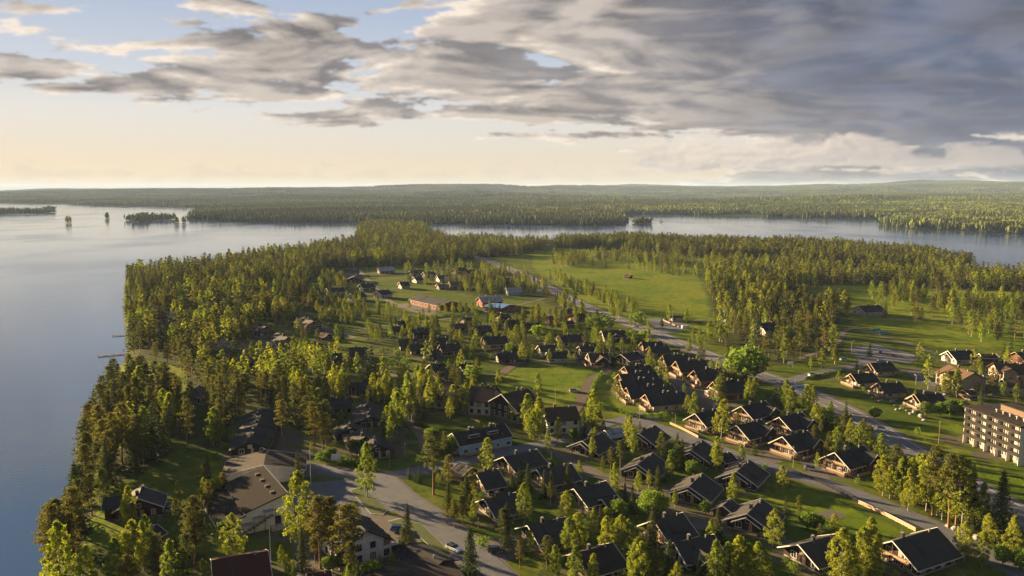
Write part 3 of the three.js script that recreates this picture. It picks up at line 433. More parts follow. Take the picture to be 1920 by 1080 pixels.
  if (style === 'split') {                                         // a lower roof steps out under the gable
    const pw = W * .62, ph = hr - .75, pe = ph - sl * (pw + .4);
    const pr = part('porch_roof', merge([prism([[-pw - .4, pe], [0, ph], [0, ph + .2], [-pw - .4, pe + .2]], x0 - 1.0, x0 + .4), prism([[0, ph], [pw + .4, pe], [pw + .4, pe + .2], [0, ph + .2]], x0 - 1.0, x0 + .4)]), R, t);
    for (const k of [-1, 1]) { const z1 = k * (pw + .45); part('bargeboard', prism(k > 0 ? [[0, ph + .02], [0, ph + .30], [z1, pe + .26], [z1, pe - .04]] : [[z1, pe - .04], [z1, pe + .26], [0, ph + .30], [0, ph + .02]], x0 - 1.12, x0 - 1.02), T, pr); }
    for (const k of [-1, 1]) part('post', box(.16, pe - .1, .16, x0 - .7, (pe - .1) / 2, k * pw), M.darkTrim, t);
  }
  if (wing) {                                                      // a lower cross wing: [place along the ridge, side, reach beyond the wall, width, its ridge height]
    const [p, k, reach, ww, wh = hr - .6] = wing, X = mix(-L / 2, L / 2, p), z1 = k * (W + reach), H2 = ww / 2, we = wh - sl * H2 - .0, zi = 0;
    const turnG = (g) => { g.rotateY(k > 0 ? -Math.PI / 2 : Math.PI / 2); g.translate(X, 0, 0); return g; };
    part('wing_wall', turnG(prism([[-H2, 0], [H2, 0], [H2, we], [0, wh - .2], [-H2, we]], W * .3, W + reach)), WM, t);
    part('wing_roof', turnG(merge([prism([[-H2 - .6, we - sl * .6], [0, wh - .02], [0, wh + .2], [-H2 - .6, we - sl * .6 + .22]], .1, W + reach + .7), prism([[0, wh - .02], [H2 + .6, we - sl * .6], [H2 + .6, we - sl * .6 + .22], [0, wh + .2]], .1, W + reach + .7)])), R, t);
    for (const s of [-1, 1]) { const e = s * (H2 + .65), q = we - sl * .6; part('bargeboard', turnG(prism(s > 0 ? [[0, wh + .04], [0, wh + .30], [e, q + .28], [e, q]] : [[e, q], [e, q + .28], [0, wh + .30], [0, wh + .04]], W + reach + .72, W + reach + .82)), T, t); }
    windowAt(t, X, 1.7, k * (W + reach + .05), k > 0 ? facing.right : facing.left, 1.1, 1.3, T);
  }
  if (deck) {                                                      // [depth before the front, width, side] a terrace with a railing
    const [d, dw] = deck, x = -L / 2 - d / 2 - .02, tr = part('terrace', merge([box(d, .5, dw, x, .25, 0), ...(deck[2] ? [box(L * .55, .5, deck[2], -L / 2 + L * .275, .25, W + deck[2] / 2 + .02)] : [])]), M.deck, t);
    const f = part('railing', railing(dw), M.trimWarm, tr); f.position.set(-L / 2 - d + .05, .5, 0); f.rotation.y = Math.PI / 2;
    for (const k of [-1, 1]) part('railing', railing(d), M.trimWarm, tr).position.set(x, .5, k * dw / 2);
    if (deck[2]) part('railing', railing(L * .5), M.trimWarm, tr).position.set(-L / 2 + L * .275, .5, W + deck[2] - .05);
  }
  if (dormers) for (const [p, dw] of dormers) { const X = mix(-L / 2, L / 2, p), z = W * .55, y = hr - sl * z; const d = part('dormer', merge([box(dw, 1.5, W * .5, X, y + .35, z - W * .2), ]), T, rf); part('dormer_roof', box(dw + .6, .16, W * .8, X, y + 1.2, z - W * .2, 0, .18), R, d); windowAt(d, X, y + .55, z + W * .05 + .05, 0, dw * .7, .8, T, 3); }
  return t;
}

// the log lodges with balconies along the upper village street
const LODGE = { w: 10.5, hr: 6.6, he: 3.1, style: 'lodge', wall: 'logLight', trim: 'trim', wing: [.78, 1, 1.6, 6.2], deck: [2.2, 9, 2.4], front: 1.6, grp: 'log lodges with balconies', category: 'lodge', name: 'log_lodge' };
const lodge = (label, A, C, o = {}) => house(label, A, [A[0] + (C[0] - A[0]) * 1.55, A[1] + (C[1] - A[1]) * 1.55], { ...LODGE, ...o });
lodge('brown log lodge with white fenced terrace, last before the roadside birches', [1564.7, 849.7], [1600, 840.5]);
lodge('dark log lodge with balcony and hedge of young pines behind it', [1467, 820], [1497.5, 812.5]);
lodge('dark log lodge with a small round spruce before its terrace', [1381, 798.8], [1411, 791.5]);
lodge('log lodge with a long white fence running behind it', [1460.8, 783.5], [1488.5, 777]);
lodge('log lodge with lit pale gable beside the car yard of the terraces', [1389.5, 763], [1419, 756]);
lodge('log lodge half hidden by a tall birch, white wooden fence before it', [1303, 776.5], [1329, 770.5], { wing: null });
// split-gable cabins below that street
const SPLIT = { w: 11.6, hr: 5.4, he: 2.4, style: 'split', roof: 'roofSlate', wall: 'log', front: 1.2, over: .9, grp: 'dark cabins with stepped gables', category: 'cabin', name: 'log_cabin' };
const cabin = (label, A, B, o = {}) => house(label, A, B, { ...SPLIT, ...o });
cabin('dark stepped-gable cabin beside the open lawn and wooden fence', [1381, 885.5], [1405, 863]);
cabin('dark stepped-gable cabin with sunlit tan roof side above the spruce', [1400.7, 965], [1428, 936.4]);
cabin('dark stepped-gable cabin next to the little open shed', [1291.5, 914], [1317, 888.5]);
cabin('dark stepped-gable cabin behind the round willow', [1295, 845], [1317, 826]);
cabin('dark stepped-gable cabin behind two young birches on the lane', [1194.7, 872], [1224, 850]);
cabin('dark stepped-gable cabin below the gravel lane mouth', [1198, 814], [1228, 798]);
cabin('dark stepped-gable cabin with garage beside the village street', [1091.5, 828], [1130, 812]);
house('little open log shed between two stepped-gable cabins', [1354.6, 949.6], [1370, 936], { w: 5.6, hr: 3.7, he: 2.1, roof: 'roofSlate', windows: false, chimney: null, category: 'shed', name: 'shed', front: .6 });
house('low black shed beside the willow and cabin', [1345, 853], [1369, 848], { w: 6.5, hr: 3.9, he: 2.3, chimney: null, category: 'shed', name: 'shed' });
house('dark garage with bluish roof beside the village street', [1134, 808], [1164, 802.5], { w: 6.4, hr: 4, he: 2.4, roof: 'roofSteel', chimney: null, category: 'garage', name: 'garage', windows: false });
// long-roofed villas of the lower village
const VILLA = { w: 11.4, hr: 5.3, he: 2.4, roof: 'roofSlate', wall: 'log', front: 1.5, over: .9, style: 'cabin', grp: 'villas with long dark roofs', category: 'villa', name: 'villa' };
const villa = (label, A, B, o = {}) => house(label, A, B, { ...VILLA, ...o });
villa('large dark villa with skylight and blue door next to the road fence', [1673, 1016], [1757, 990.5], { hr: 6.6, w: 12.6, he: 2.6, door: 'blue', chimney: [.2], windows: true, style: 'lodge', wing: null });
villa('dark villa with row of tall gable windows behind two roadside birches', [1496.5, 1023], [1572, 1002]);
villa('dark villa with arched gable window and flag mast', [1225, 977], [1280, 962], { hr: 5.8, w: 11 });
villa('dark villa with angled roof wing behind the birch thicket', [1263, 1019], [1338, 1003], { w: 9, wing: [.35, 1, 3.2, 5.4, 4.4] });
villa('brown roofed villa behind a birch clump below the gravel yard', [1075.7, 1040], [1149, 1019], { roof: 'roofFelt' });
villa('dark villa above two bushy pines on the wide street', [989, 987], [1060, 970.5]);
villa('dark villa with paved yard before its tall gable windows', [1075.7, 918], [1136, 902.5]);
villa('dark villa with stone path beside the bright round birch', [907.6, 937.4], [967, 924]);
villa('dark villa with carport behind the tall spruce', [892, 888], [934, 880]);
villa('dark villa behind thin young spruces on the inner lane', [1006, 882], [1071, 869.5]);
villa('dark villa across the street from the blue terraced house', [943.8, 858], [1006, 843]);
house('open carport with hipped dark roof beside the village street', [858, 870], [884, 878], { w: 7, hr: 3.9, he: 2.5, roof: 'roofSlate', windows: false, chimney: null, category: 'carport', name: 'carport', wall: 'logLight' });
house('small lean-to shed behind the paved yard villa', [1128, 938], [1150, 933], { w: 5.5, hr: 3.4, he: 2.2, windows: false, chimney: null, category: 'shed', name: 'shed' });
// the stepped terraces of black-roofed row houses
const ROW = { w: 10.4, hr: 6.2, he: 3.0, style: 'lodge', wall: 'plaster', roof: 'roofBlack', trim: 'trimWarm', front: 1.4, deck: [3, 8], chimney: [.45, .55], category: 'row house', name: 'row_house' };
const rowA = [[[1170.5, 688], [1219, 684.5], 'topmost'], [[1160, 702], [1230, 697.5], 'second'], [[1161, 714.5], [1241, 710], 'middle'], [[1174.6, 727.6], [1262, 723], 'fourth'], [[1210, 740.5], [1283, 735.2], 'lowest']];
rowA.forEach(([A, B, w]) => house(w + ' row house of the black terrace inside the curved hedge', A, B, { ...ROW, grp: 'terrace inside the curved hedge' }));
const rowB = [[[1242, 667.5], [1291, 665.5], 'first row house beside the round willow'], [[1267, 678], [1322, 675], 'second row house with brown balcony'], [[1301, 695], [1352, 691.5], 'third row house with white van before it'], [[1337, 716.5], [1396, 713.5], 'last row house with white stair wall']];
rowB.forEach(([A, B, w]) => house(w + ' in the terrace near the main road', A, B, { ...ROW, wall: 'logLight', hr: 7.4, he: 3.6, grp: 'terrace near the main road' }));
// white-footed chalets right of the main road
const CHALET = { w: 10, hr: 5.6, he: 2.5, wall: 'plaster', roof: 'roofBlack', trim: 'trimWarm', style: 'split', deck: [3.2, 9], front: 1.4, chimney: [.35], category: 'chalet', name: 'chalet', grp: 'chalets across the main road' };
house('white-walled black-roofed chalet next to the parking lot road', [1630.6, 681], [1672, 679.6], CHALET);
house('white-walled black-roofed chalet beside the hedge at the junction', [1595, 701.5], [1637, 699], CHALET);
house('white-walled black-roofed chalet above the rock garden', [1645.8, 718.6], [1690, 717.2], CHALET);
house('white-walled black-roofed chalet with parasol terrace over the boulders', [1714, 740], [1764, 737.8], CHALET);
house('tall brown-roofed lodge with awning and log upper floor', [1777, 684], [1828, 700], { w: 13, hr: 8.4, he: 5.2, roof: 'roofTan', wall: 'cream', trim: 'logLight', category: 'guest house', name: 'guest_house', wing: [.45, 1, 1, 6, 7.2] });
house('dark-roofed lodge with porch next to the golf course', [1777, 658.5], [1821, 657], { w: 12, hr: 6.2, he: 2.8, wall: 'plaster', style: 'split', category: 'guest house', name: 'guest_house' });
house('low brown garage beside the dark-roofed golf lodge', [1836, 664], [1868, 664.5], { w: 7, hr: 3.8, he: 2.5, roof: 'roofBrown', windows: false, chimney: null, category: 'garage', name: 'garage' });
house('tan-roofed guest house with dormer gables behind the apartment block', [1862, 681], [1925, 683], { w: 13, hr: 7.6, he: 4.4, roof: 'roofBrown', wall: 'cream', trim: 'logLight', category: 'guest house', name: 'guest_house', wing: [.3, 1, 1.2, 6, 6.8] });
house('timber gabled guest house at the edge of the golf course', [1903, 661], [1945, 659], { w: 12, hr: 7.4, he: 4.2, roof: 'roofBrown', wall: 'logLight', trim: 'trimWarm', category: 'guest house', name: 'guest_house' });
house('tan-roofed wing of the guest houses next to the apartment block', [1880, 710], [1960, 716], { w: 11, hr: 6.4, he: 3.8, roof: 'roofBrown', wall: 'cream', category: 'guest house', name: 'guest_house' });
house('small brick store with round front beside the gravel turning place', [1806, 733], [1824, 731], { w: 6, hr: 3.6, he: 2.4, roof: 'roofBrown', wall: 'brick', windows: false, chimney: null, category: 'shed', name: 'shed' });
// middle of the village
house('white and blue glazed house with round white terrace', [1102, 663.5], [1140, 662], { w: 9.6, hr: 6.2, he: 2.8, roof: 'roofBrown', wall: 'log', style: 'lodge', wing: [.55, 1, 2.2, 6, 5.8], deck: [3, 9.4, 3] });
house('long pale blue house with white trim and black roof', [1025, 661], [1078, 659.5], { w: 8.6, hr: 5, he: 2.6, wall: 'blue', wing: [.85, 1, .6, 5, 4] });
house('brown house behind the two round birches', [1127.5, 621], [1172, 619.5], { w: 9.5, hr: 5.6, he: 2.6, wall: 'redBrown', wing: [.5, 1, .6, 3.6, 4.6] });
house('twin-gabled black house with long terrace, upper gable', [1202.5, 641.8], [1241, 640.5], { w: 9, hr: 5.6, he: 2.6, trim: 'trimWarm', deck: [3, 8] });
house('twin-gabled black house with long terrace, lower gable', [1216.7, 650], [1253, 648.5], { w: 8.6, hr: 5.4, he: 2.6, trim: 'trimWarm', deck: [3, 8] });
house('low black-roofed house above the hedge terrace', [1164, 665.5], [1195, 659], { w: 11, hr: 5, he: 2.4 });
house('pale gabled house with big windows on the lawn edge', [1048, 629.5], [1094, 626.5], { w: 10, hr: 6, he: 2.8, wall: 'plaster', style: 'lodge', trim: 'trimWarm' });
house('cream gabled cottage beside the small fir hedge', [1009, 648.5], [1048, 646], { w: 8.6, hr: 5.2, he: 2.6, wall: 'plaster' });
house('grey-roofed cottage next to the long blue house', [1085, 649.5], [1112, 648], { w: 8, hr: 4.8, he: 2.5, roof: 'roofFelt', wall: 'logLight' });
house('reddish log cabin with porch roofs beside the footpath', [743, 603], [767, 601], { w: 9, hr: 5, he: 2.6, roof: 'roofFelt', wall: 'logBlack', barge: false });
house('low log cabin joined to the reddish cabin by the footpath', [731, 613], [755, 611], { w: 8, hr: 4.6, he: 2.4, roof: 'roofFelt', wall: 'log', barge: false });
house('square dark log house with three chimneys', [770, 617.5], [804, 615.5], { w: 10, hr: 5.6, he: 4, roof: 'roofBlack', wall: 'logBlack', barge: false, chimney: [.3, .6, .8], windows: true });
house('black house west of the inner yard, upper roof', [746.7, 636.5], [783, 635], { w: 10, hr: 5.4, he: 2.6, wall: 'logBlack', barge: false });
house('black house west of the inner yard, middle roof', [766.7, 646.5], [802, 645], { w: 9, hr: 5, he: 2.5, wall: 'logBlack', barge: false });
house('black house west of the inner yard, lower roof', [793, 658], [817, 656.5], { w: 9, hr: 4.6, he: 2.4, wall: 'logBlack', barge: false });
house('black cabin with pale gable rim, upper of two behind the birch', [808, 634.5], [844, 632.5], { w: 9.5, hr: 5.4, he: 2.6, wall: 'logBlack', trim: 'trimWarm' });
house('black cabin with pale gable rim, lower of two behind the birch', [824, 647], [862, 644.5], { w: 9.5, hr: 5.4, he: 2.6, wall: 'logBlack', trim: 'trimWarm' });
house('black-roofed hall with white veranda on the village green', [905, 632], [950, 630], { w: 11, hr: 6.4, he: 3, wall: 'logLight', style: 'lodge', deck: [1.2, 9, 3] });
house('brown log cabin with stacked porch roofs by the red barn path', [866, 596], [890, 594], { w: 9, hr: 5, he: 2.6, roof: 'roofBrown', wall: 'redBrown', barge: false });
house('low brown cabin beside the green, porch roof sunlit', [848, 608], [875, 606], { w: 8, hr: 4.6, he: 2.4, roof: 'roofBrown', wall: 'redBrown', barge: false });
house('dark cabin with four chimneys and white notice board wall', [889, 612.5], [928, 611], { w: 10, hr: 5, he: 2.8, wall: 'logBlack', barge: false, chimney: [.2, .4, .6, .8] });
house('brown cabin in the cluster east of the green, upper', [931, 590], [953, 588], { w: 8.5, hr: 4.8, he: 2.5, roof: 'roofBrown', wall: 'redBrown', barge: false });
house('grey boarded cabin in the cluster east of the green', [944, 602], [972, 599], { w: 9, hr: 5.2, he: 2.8, roof: 'roofFelt', wall: 'logBlack', barge: false });
house('dark cabin with pale end wall in the cluster east of the green', [976, 608], [1010, 605], { w: 9, hr: 5.2, he: 2.8, wall: 'logBlack', barge: false });
house('red cabin with tan roof beside the poplars', [1024, 594], [1042, 592], { w: 7, hr: 4.6, he: 2.4, roof: 'roofTan', wall: 'red', barge: false });
house('red-brown log house behind the road willows, upper', [1056, 580], [1082, 578], { w: 9, hr: 5.4, he: 2.8, roof: 'roofBrown', wall: 'redBrown', barge: false });
house('red-brown log house behind the road willows, lower', [1070, 590], [1093, 587], { w: 8, hr: 4.8, he: 2.6, roof: 'roofBrown', wall: 'red', barge: false });
house('small red shed with dark roof below the willows', [1055, 603], [1073, 601], { w: 6, hr: 4, he: 2.4, wall: 'red', windows: false, chimney: null, category: 'shed', name: 'shed' });
house('black gabled cabin with white rim left of the great willow', [805.8, 684], [840, 680], { w: 10, hr: 5.6, he: 2.8, wall: 'logBlack' });
house('black gabled cabin with white rim hidden by the great willow', [860, 684], [892, 680], { w: 10, hr: 5.6, he: 2.8, wall: 'logBlack' });
house('dark low house behind the fir hedge and willow', [930, 662], [968, 660], { w: 10, hr: 5, he: 2.5, wall: 'logBlack', barge: false });
house('grey-roofed house beside the lone dark spruce pair', [655, 652], [687, 651], { w: 15, hr: 6, he: 2.8, roof: 'roofFelt', wall: 'logBlack', barge: false });
house('small grey-roofed cottage west of the spruce pair', [621, 663], [638, 662], { w: 9, hr: 4.8, he: 2.4, roof: 'roofFelt', wall: 'logBlack', barge: false });
// by the western road
house('dark brown house with four white windows beside the western road', [588, 603], [566, 593], { w: 10, hr: 6.6, he: 3.6, wall: 'log', roof: 'roofBrown', barge: false, style: 'lodge' });
house('dark house with white windows behind the birch and pine', [499, 613], [478, 604], { w: 9.5, hr: 6.4, he: 3.6, wall: 'logBlack', roof: 'roofBlack', barge: false, style: 'lodge' });
house('dark house with white windows beside the parked camper', [540, 633], [519, 624], { w: 9.5, hr: 6.4, he: 3.6, wall: 'logBlack', roof: 'roofBlack', barge: false, style: 'lodge' });
house('small house with tan roof and chimney west of the car yard', [407, 636], [424, 640], { w: 9, hr: 5, he: 2.6, roof: 'roofTan', wall: 'plaster' });
house('brown hut with sunlit roof at the bend of the western road', [603, 624], [617, 626], { w: 7, hr: 4, he: 2.3, roof: 'roofTan', wall: 'log', chimney: null });
house('long low grey-roofed hall behind the bright birches', [447, 669], [480, 671], { w: 9, hr: 4.4, he: 2.5, roof: 'roofBrown', wall: 'logBlack', barge: false });
house('dark lakeside house with white lower wall in the wood', [300, 606], [330, 596], { w: 10, hr: 6, he: 3, wall: 'plaster', barge: false });
house('grey tin-roofed lakeside house in the wood', [309, 591], [330, 585], { w: 9, hr: 5, he: 2.6, roof: 'roofSteel', wall: 'log', barge: false });
house('black lakeside cabin on the grassy shore', [354, 736], [374, 723], { w: 8, hr: 5, he: 2.5, wall: 'log', roof: 'roofSlate' });
house('brown gabled lakeside house with white window', [258, 936], [266, 913], { w: 12, hr: 6, he: 3, wall: 'redBrown', roof: 'roofSlate', chimney: [.3, .8], wing: [.7, -1, 3, 7, 5] });
house('low black boat store below the brown lakeside house', [262, 1000], [287, 988], { w: 6, hr: 3.6, he: 2.2, chimney: null, windows: false, category: 'shed', name: 'shed' });
// houses of the far clearing
const farHouse = (label, A, B, o = {}) => house(label, A, B, { w: 10, hr: 6, he: 3, chimney: [.5], ...o });
farHouse('long white house with dark roof at the wood edge', [624, 506.5], [674, 505.5], { wall: 'plaster', w: 12 });
farHouse('brown gabled house below the long white house', [664, 519], [668, 515], { roof: 'roofBrown', w: 14, wall: 'logBlack' });
farHouse('black-roofed house on the clearing road, upper', [675, 533], [700, 531], { wall: 'logBlack' });
farHouse('black-roofed house with white gables on the clearing road', [706, 546], [728, 543], { wall: 'plaster', trim: 'trim' });
farHouse('black-roofed house with white gables below the clearing', [657, 551], [681, 548], { wall: 'plaster' });
farHouse('pale blue house in the shade of the wood', [612, 541], [645, 539], { wall: 'blue' });
farHouse('red house with blue-grey roof and white garden wall', [708, 502], [739, 501], { wall: 'red', roof: 'roofSteel', w: 14, barge: false });
farHouse('brown-roofed house beside the yellow shrub', [768, 507], [795, 506], { roof: 'roofBrown', wall: 'logBlack' });
farHouse('dark gabled house behind the white one', [793, 510], [814, 509], { wall: 'redBrown' });
farHouse('small white-gabled house on the round lawn', [748, 529], [766, 528], { wall: 'plaster' });
farHouse('white house between the clearing birches', [775, 519], [790, 518], { wall: 'white' });
farHouse('white twin-gabled house behind the tall birches', [819, 517], [840, 516], { wall: 'white', wing: [.7, 1, 1, 5] });
farHouse('tan-roofed house beside the fir plantation', [842, 529], [868, 528], { roof: 'roofTan', wall: 'log' });
farHouse('low tan-roofed shed beside the fir plantation', [819, 534], [840, 533], { roof: 'roofTan', wall: 'log', hr: 4, he: 2.4, category: 'shed', name: 'shed' });
farHouse('red house with steep white dormer beside the far road', [850, 503], [872, 501], { wall: 'red' });
farHouse('pale house with tall white gable beside the far road', [872, 509], [889, 504], { wall: 'plaster', hr: 7 });
farHouse('brown twin-gabled house under the dark firs', [932, 523], [956, 521], { wall: 'log', trim: 'trimWarm', wing: [.4, 1, .8, 5] });
farHouse('light grey house beside the main road firs', [948, 540], [976, 539], { wall: 'blue', roof: 'roofSteel' });
farHouse('dark house hidden among pines beside the main road', [1422, 606], [1452, 604], { wall: 'plaster', w: 13, hr: 7 });
farHouse('dark clubhouse with white terrace among the golf pines', [1608, 574], [1650, 572], { wall: 'plaster', w: 14, hr: 6.6 });
farHouse('small white kiosk at the end of the driving field path', [1355, 596], [1368, 595], { wall: 'white', w: 5, hr: 4, he: 2.6, roof: 'roofTan', chimney: null, category: 'kiosk', name: 'kiosk', windows: false });
farHouse('low white pavilion beside the two flag masts', [1257, 592], [1284, 592], { wall: 'plaster', w: 5, hr: 3.6, he: 2.6, chimney: null, category: 'pavilion', name: 'pavilion' });
farHouse('small brown hut in the middle of the driving field', [1172, 515], [1184, 516], { wall: 'redBrown', w: 6, hr: 3.4, he: 2.3, roof: 'roofBrown', chimney: null, windows: false, category: 'hut', name: 'hut' });
// larger buildings
house('long red barn with black roof and row of windows', [788, 552.5], [846, 564.5], { w: 20, hr: 6.6, he: 3.6, wall: 'red', chimney: null, category: 'barn', name: 'barn', maxL: 52 });
house('red building with peach gable beside the blue roof', [897, 557.5], [938, 555], { w: 12, hr: 7, he: 3.8, wall: 'red', roof: 'roofSteel', trim: 'trimWarm', category: 'barn', name: 'barn' });
house('low red hall with bright blue metal roof', [920, 568.5], [955, 572], { w: 18, hr: 4.6, he: 3.4, wall: 'red', roof: 'roofBlue', chimney: null, category: 'hall', name: 'hall' });
house('big dark chalet with three balcony storeys', [939.7, 740], [990, 728.5], { w: 17, hr: 10.5, he: 5.6, roof: 'roofBrown', wall: 'logBlack', category: 'chalet', name: 'chalet', front: 2.4, over: 1.2, chimney: [.6, .75] });
house('brown-roofed chalet with white boarded end wall', [884, 724], [931, 727], { w: 15, hr: 10, he: 6, roof: 'roofBrown', wall: 'plaster', category: 'chalet', name: 'chalet', chimney: [.4, .7], trim: 'darkTrim' });
house('brown-roofed chalet with white gable behind the birch row', [800, 712], [846, 716], { w: 15, hr: 10, he: 6, roof: 'roofBrown', wall: 'plaster', category: 'chalet', name: 'chalet', chimney: [.4, .7], trim: 'darkTrim' });
house('white three-storey house with brown roof and square chimney', [1016, 765.5], [1080, 762], { w: 14, hr: 8.6, he: 5.6, roof: 'roofBrown', wall: 'white', trim: 'darkTrim', category: 'apartment house', name: 'apartment_house', chimneyMat: 'brick', barge: false });
house('pale blue terraced house with black roof and dormers', [847.8, 813.4], [947, 795.5], { w: 10.5, hr: 6.8, he: 3.7, over: .3, wall: 'blue', category: 'terraced house', name: 'terraced_house', dormers: [[.3, 4.4], [.68, 4.4]], chimney: [.3, .34, .72, .76], deck: [1.6, 6, 2.2] });
house('white gabled house with black roof and porch below the plaza', [688, 997], [643, 955], { w: 13.5, hr: 8.6, he: 4.6, wall: 'white', category: 'gabled house', name: 'gabled_house', trim: 'darkTrim', deck: [2.4, 7] });
house('black-roofed low shop building with red roof edge', [767, 1020], [832, 1053], { w: 8, hr: 4.6, he: 3.4, wall: 'plaster', roof: 'roofBlack', category: 'shop', name: 'shop', chimney: null, trim: 'redBrown' });
house('wide brown felt-roofed hall at the bottom of the wide street', [760, 1050], [800, 1110], { w: 20, hr: 4.8, he: 3.8, wall: 'logLight', roof: 'roofFelt', category: 'hall', name: 'hall', chimney: null, barge: false });
house('white-walled building with dark red roof below the long hall', [396, 1052], [503, 1034], { w: 15, hr: 6.4, he: 3.4, wall: 'white', roof: 'roofRed', category: 'hall', name: 'hall', chimney: null });
house('little red-roofed kiosk at the paved walk', [575, 1078], [600, 1074], { w: 5, hr: 3.6, he: 2.3, roof: 'roofRed', wall: 'plaster', chimney: null, windows: false, category: 'kiosk', name: 'kiosk' });
// rows of black cabins
const BLACK = { w: 12.5, hr: 4.8, he: 2.4, wall: 'logBlack', roof: 'roofBlack', barge: false, front: .8, minL: 8, maxL: 11, category: 'cabin', name: 'black_cabin', chimney: [.2], grp: 'black cabins under the pines' };
[[[468, 830], [472, 808], 'lowest'], [[476, 813.5], [480, 793], 'third'], [[483, 797], [487, 777], 'second'], [[484.5, 782], [488, 764], 'topmost']].forEach(([A, B, n]) => house(n + ' black cabin of the stepped row above the long white hall', A, B, { ...BLACK }));
[[[709, 836], [697, 818], 'lowest'], [[684, 821], [674, 805], 'middle'], [[660, 803], [651, 790], 'topmost']].forEach(([A, B, n]) => house(n + ' black cabin of the row beside the notice board', A, B, { ...BLACK, w: 11 }));
house('black cabin with tall chimney, upper of the pair on the yard lane', [690, 767], [686, 750], { ...BLACK, w: 11 });
house('black cabin with rusty shrub, lower of the pair on the yard lane', [694, 782], [690, 764], { ...BLACK, w: 11 });
house('dark roofed cabin behind the row of young spruces', [612, 750], [660, 748], { ...BLACK, w: 9, maxL: 20 });
house('dark cabin half hidden behind spruces on the yard lane', [655, 722], [676, 716], { ...BLACK, w: 9 });

{ // the long white hall with two stepped shed roofs
  const hr = 9, a = at(535, 926, G + hr), b = at(492, 877, G + hr), dx = b.x - a.x, dz = b.z - a.z, L = Math.hypot(dx, dz), turn = Math.atan2(-dz, dx), c = a.clone().add(b).multiplyScalar(.5);
  const t = thing('long_hall', 'long white hall with brown felt roofs and covered outside stair', 'hall', [c.x, G, c.z], turn), x0 = -L / 2, x1 = L / 2;   // local x runs up the hill, -z lies to the lower left
  const W = 11;
  part('wall', prism([[-W - 6, 0], [2.2, 0], [2.2, 6.5], [.0, hr], [-W, 5.8], [-W, 5.0], [-W - 6, 3.6]], x0, x1), M.white, t);
  part('upper_roof', prism([[.5, hr + .05], [-W - .3, 5.75], [-W - .3, 6.05], [.5, hr + .4]], x0 - .5, x1 + .5), M.roofHall, t);
  part('lower_roof', prism([[-W + .2, 5.06], [-W - 6.6, 3.5], [-W - 6.6, 3.8], [-W + .2, 5.36]], x0 - .5, x1 + .5), M.roofHall, t);
  part('edge_trim', box(L + 1, .35, .12, 0, hr + .2, .58), M.trim, t);
  for (let i = 0; i < 4; i++) { const v = part('roof_vent', cached('rv', () => merge([box(.9, 1.1, .9, 0, .4, 0), box(1.1, .12, 1.1, 0, 1, 0)])), M.brick, t); v.position.set(mix(x0 + 4, x1 - 4, i / 3), hr - 1.1, -2.6); part('snow_guard', cached('sg', () => box(.12, .1, 2.4)), M.metal, t).position.set(mix(x0 + 4, x1 - 4, i / 3) + .9, hr - .25, -1.0); }
  for (const z of [-2.2, .4]) windowAt(t, x0 - .05, 2.2, z, facing.front, 1.4, 1.9, M.darkTrim);
  for (let i = 0; i < 8; i++) windowAt(t, mix(x0 + 2, x1 - 2, i / 7), 2, -W - 6.05, facing.left, 1.6, 1.6, M.darkTrim);
  const st = part('stair', merge([0, 1, 2, 3, 4, 5, 6, 7, 8].map((i) => box(1.4, .25, .9, x0 - .8, .4 + i * .45, -W - 1 + i * 1.0))), M.stone, t);
  for (let i = 0; i < 3; i++) part('stair_canopy', box(1.7, .12, 2.9, x0 - .9, 3.0 + i * 1.3, -W + .4 + i * 2.9), M.roofSteel, st);
  for (let i = 0; i < 4; i++) part('post', box(.12, 2.6 + i * 1.2, .12, x0 - 1.6, (2.6 + i * 1.2) / 2, -W - .9 + i * 2.9), M.darkTrim, st);
  part('loading_ledge', box(2, 1.0, 7, x0 - 1.05, .5, -1), M.plaster, t);
  houses.push({ x: c.x, z: c.z, r: L / 2 + 3, L, w: 22, turn, t });
  house('brown felt-roofed upper wing with white fascia behind the long hall', [494, 873.5], [500, 845], { w: 24, hr: 6, he: 3.6, wall: 'white', roof: 'roofFelt', category: 'hall', name: 'hall', chimney: [.9], windows: false, base: null });
}
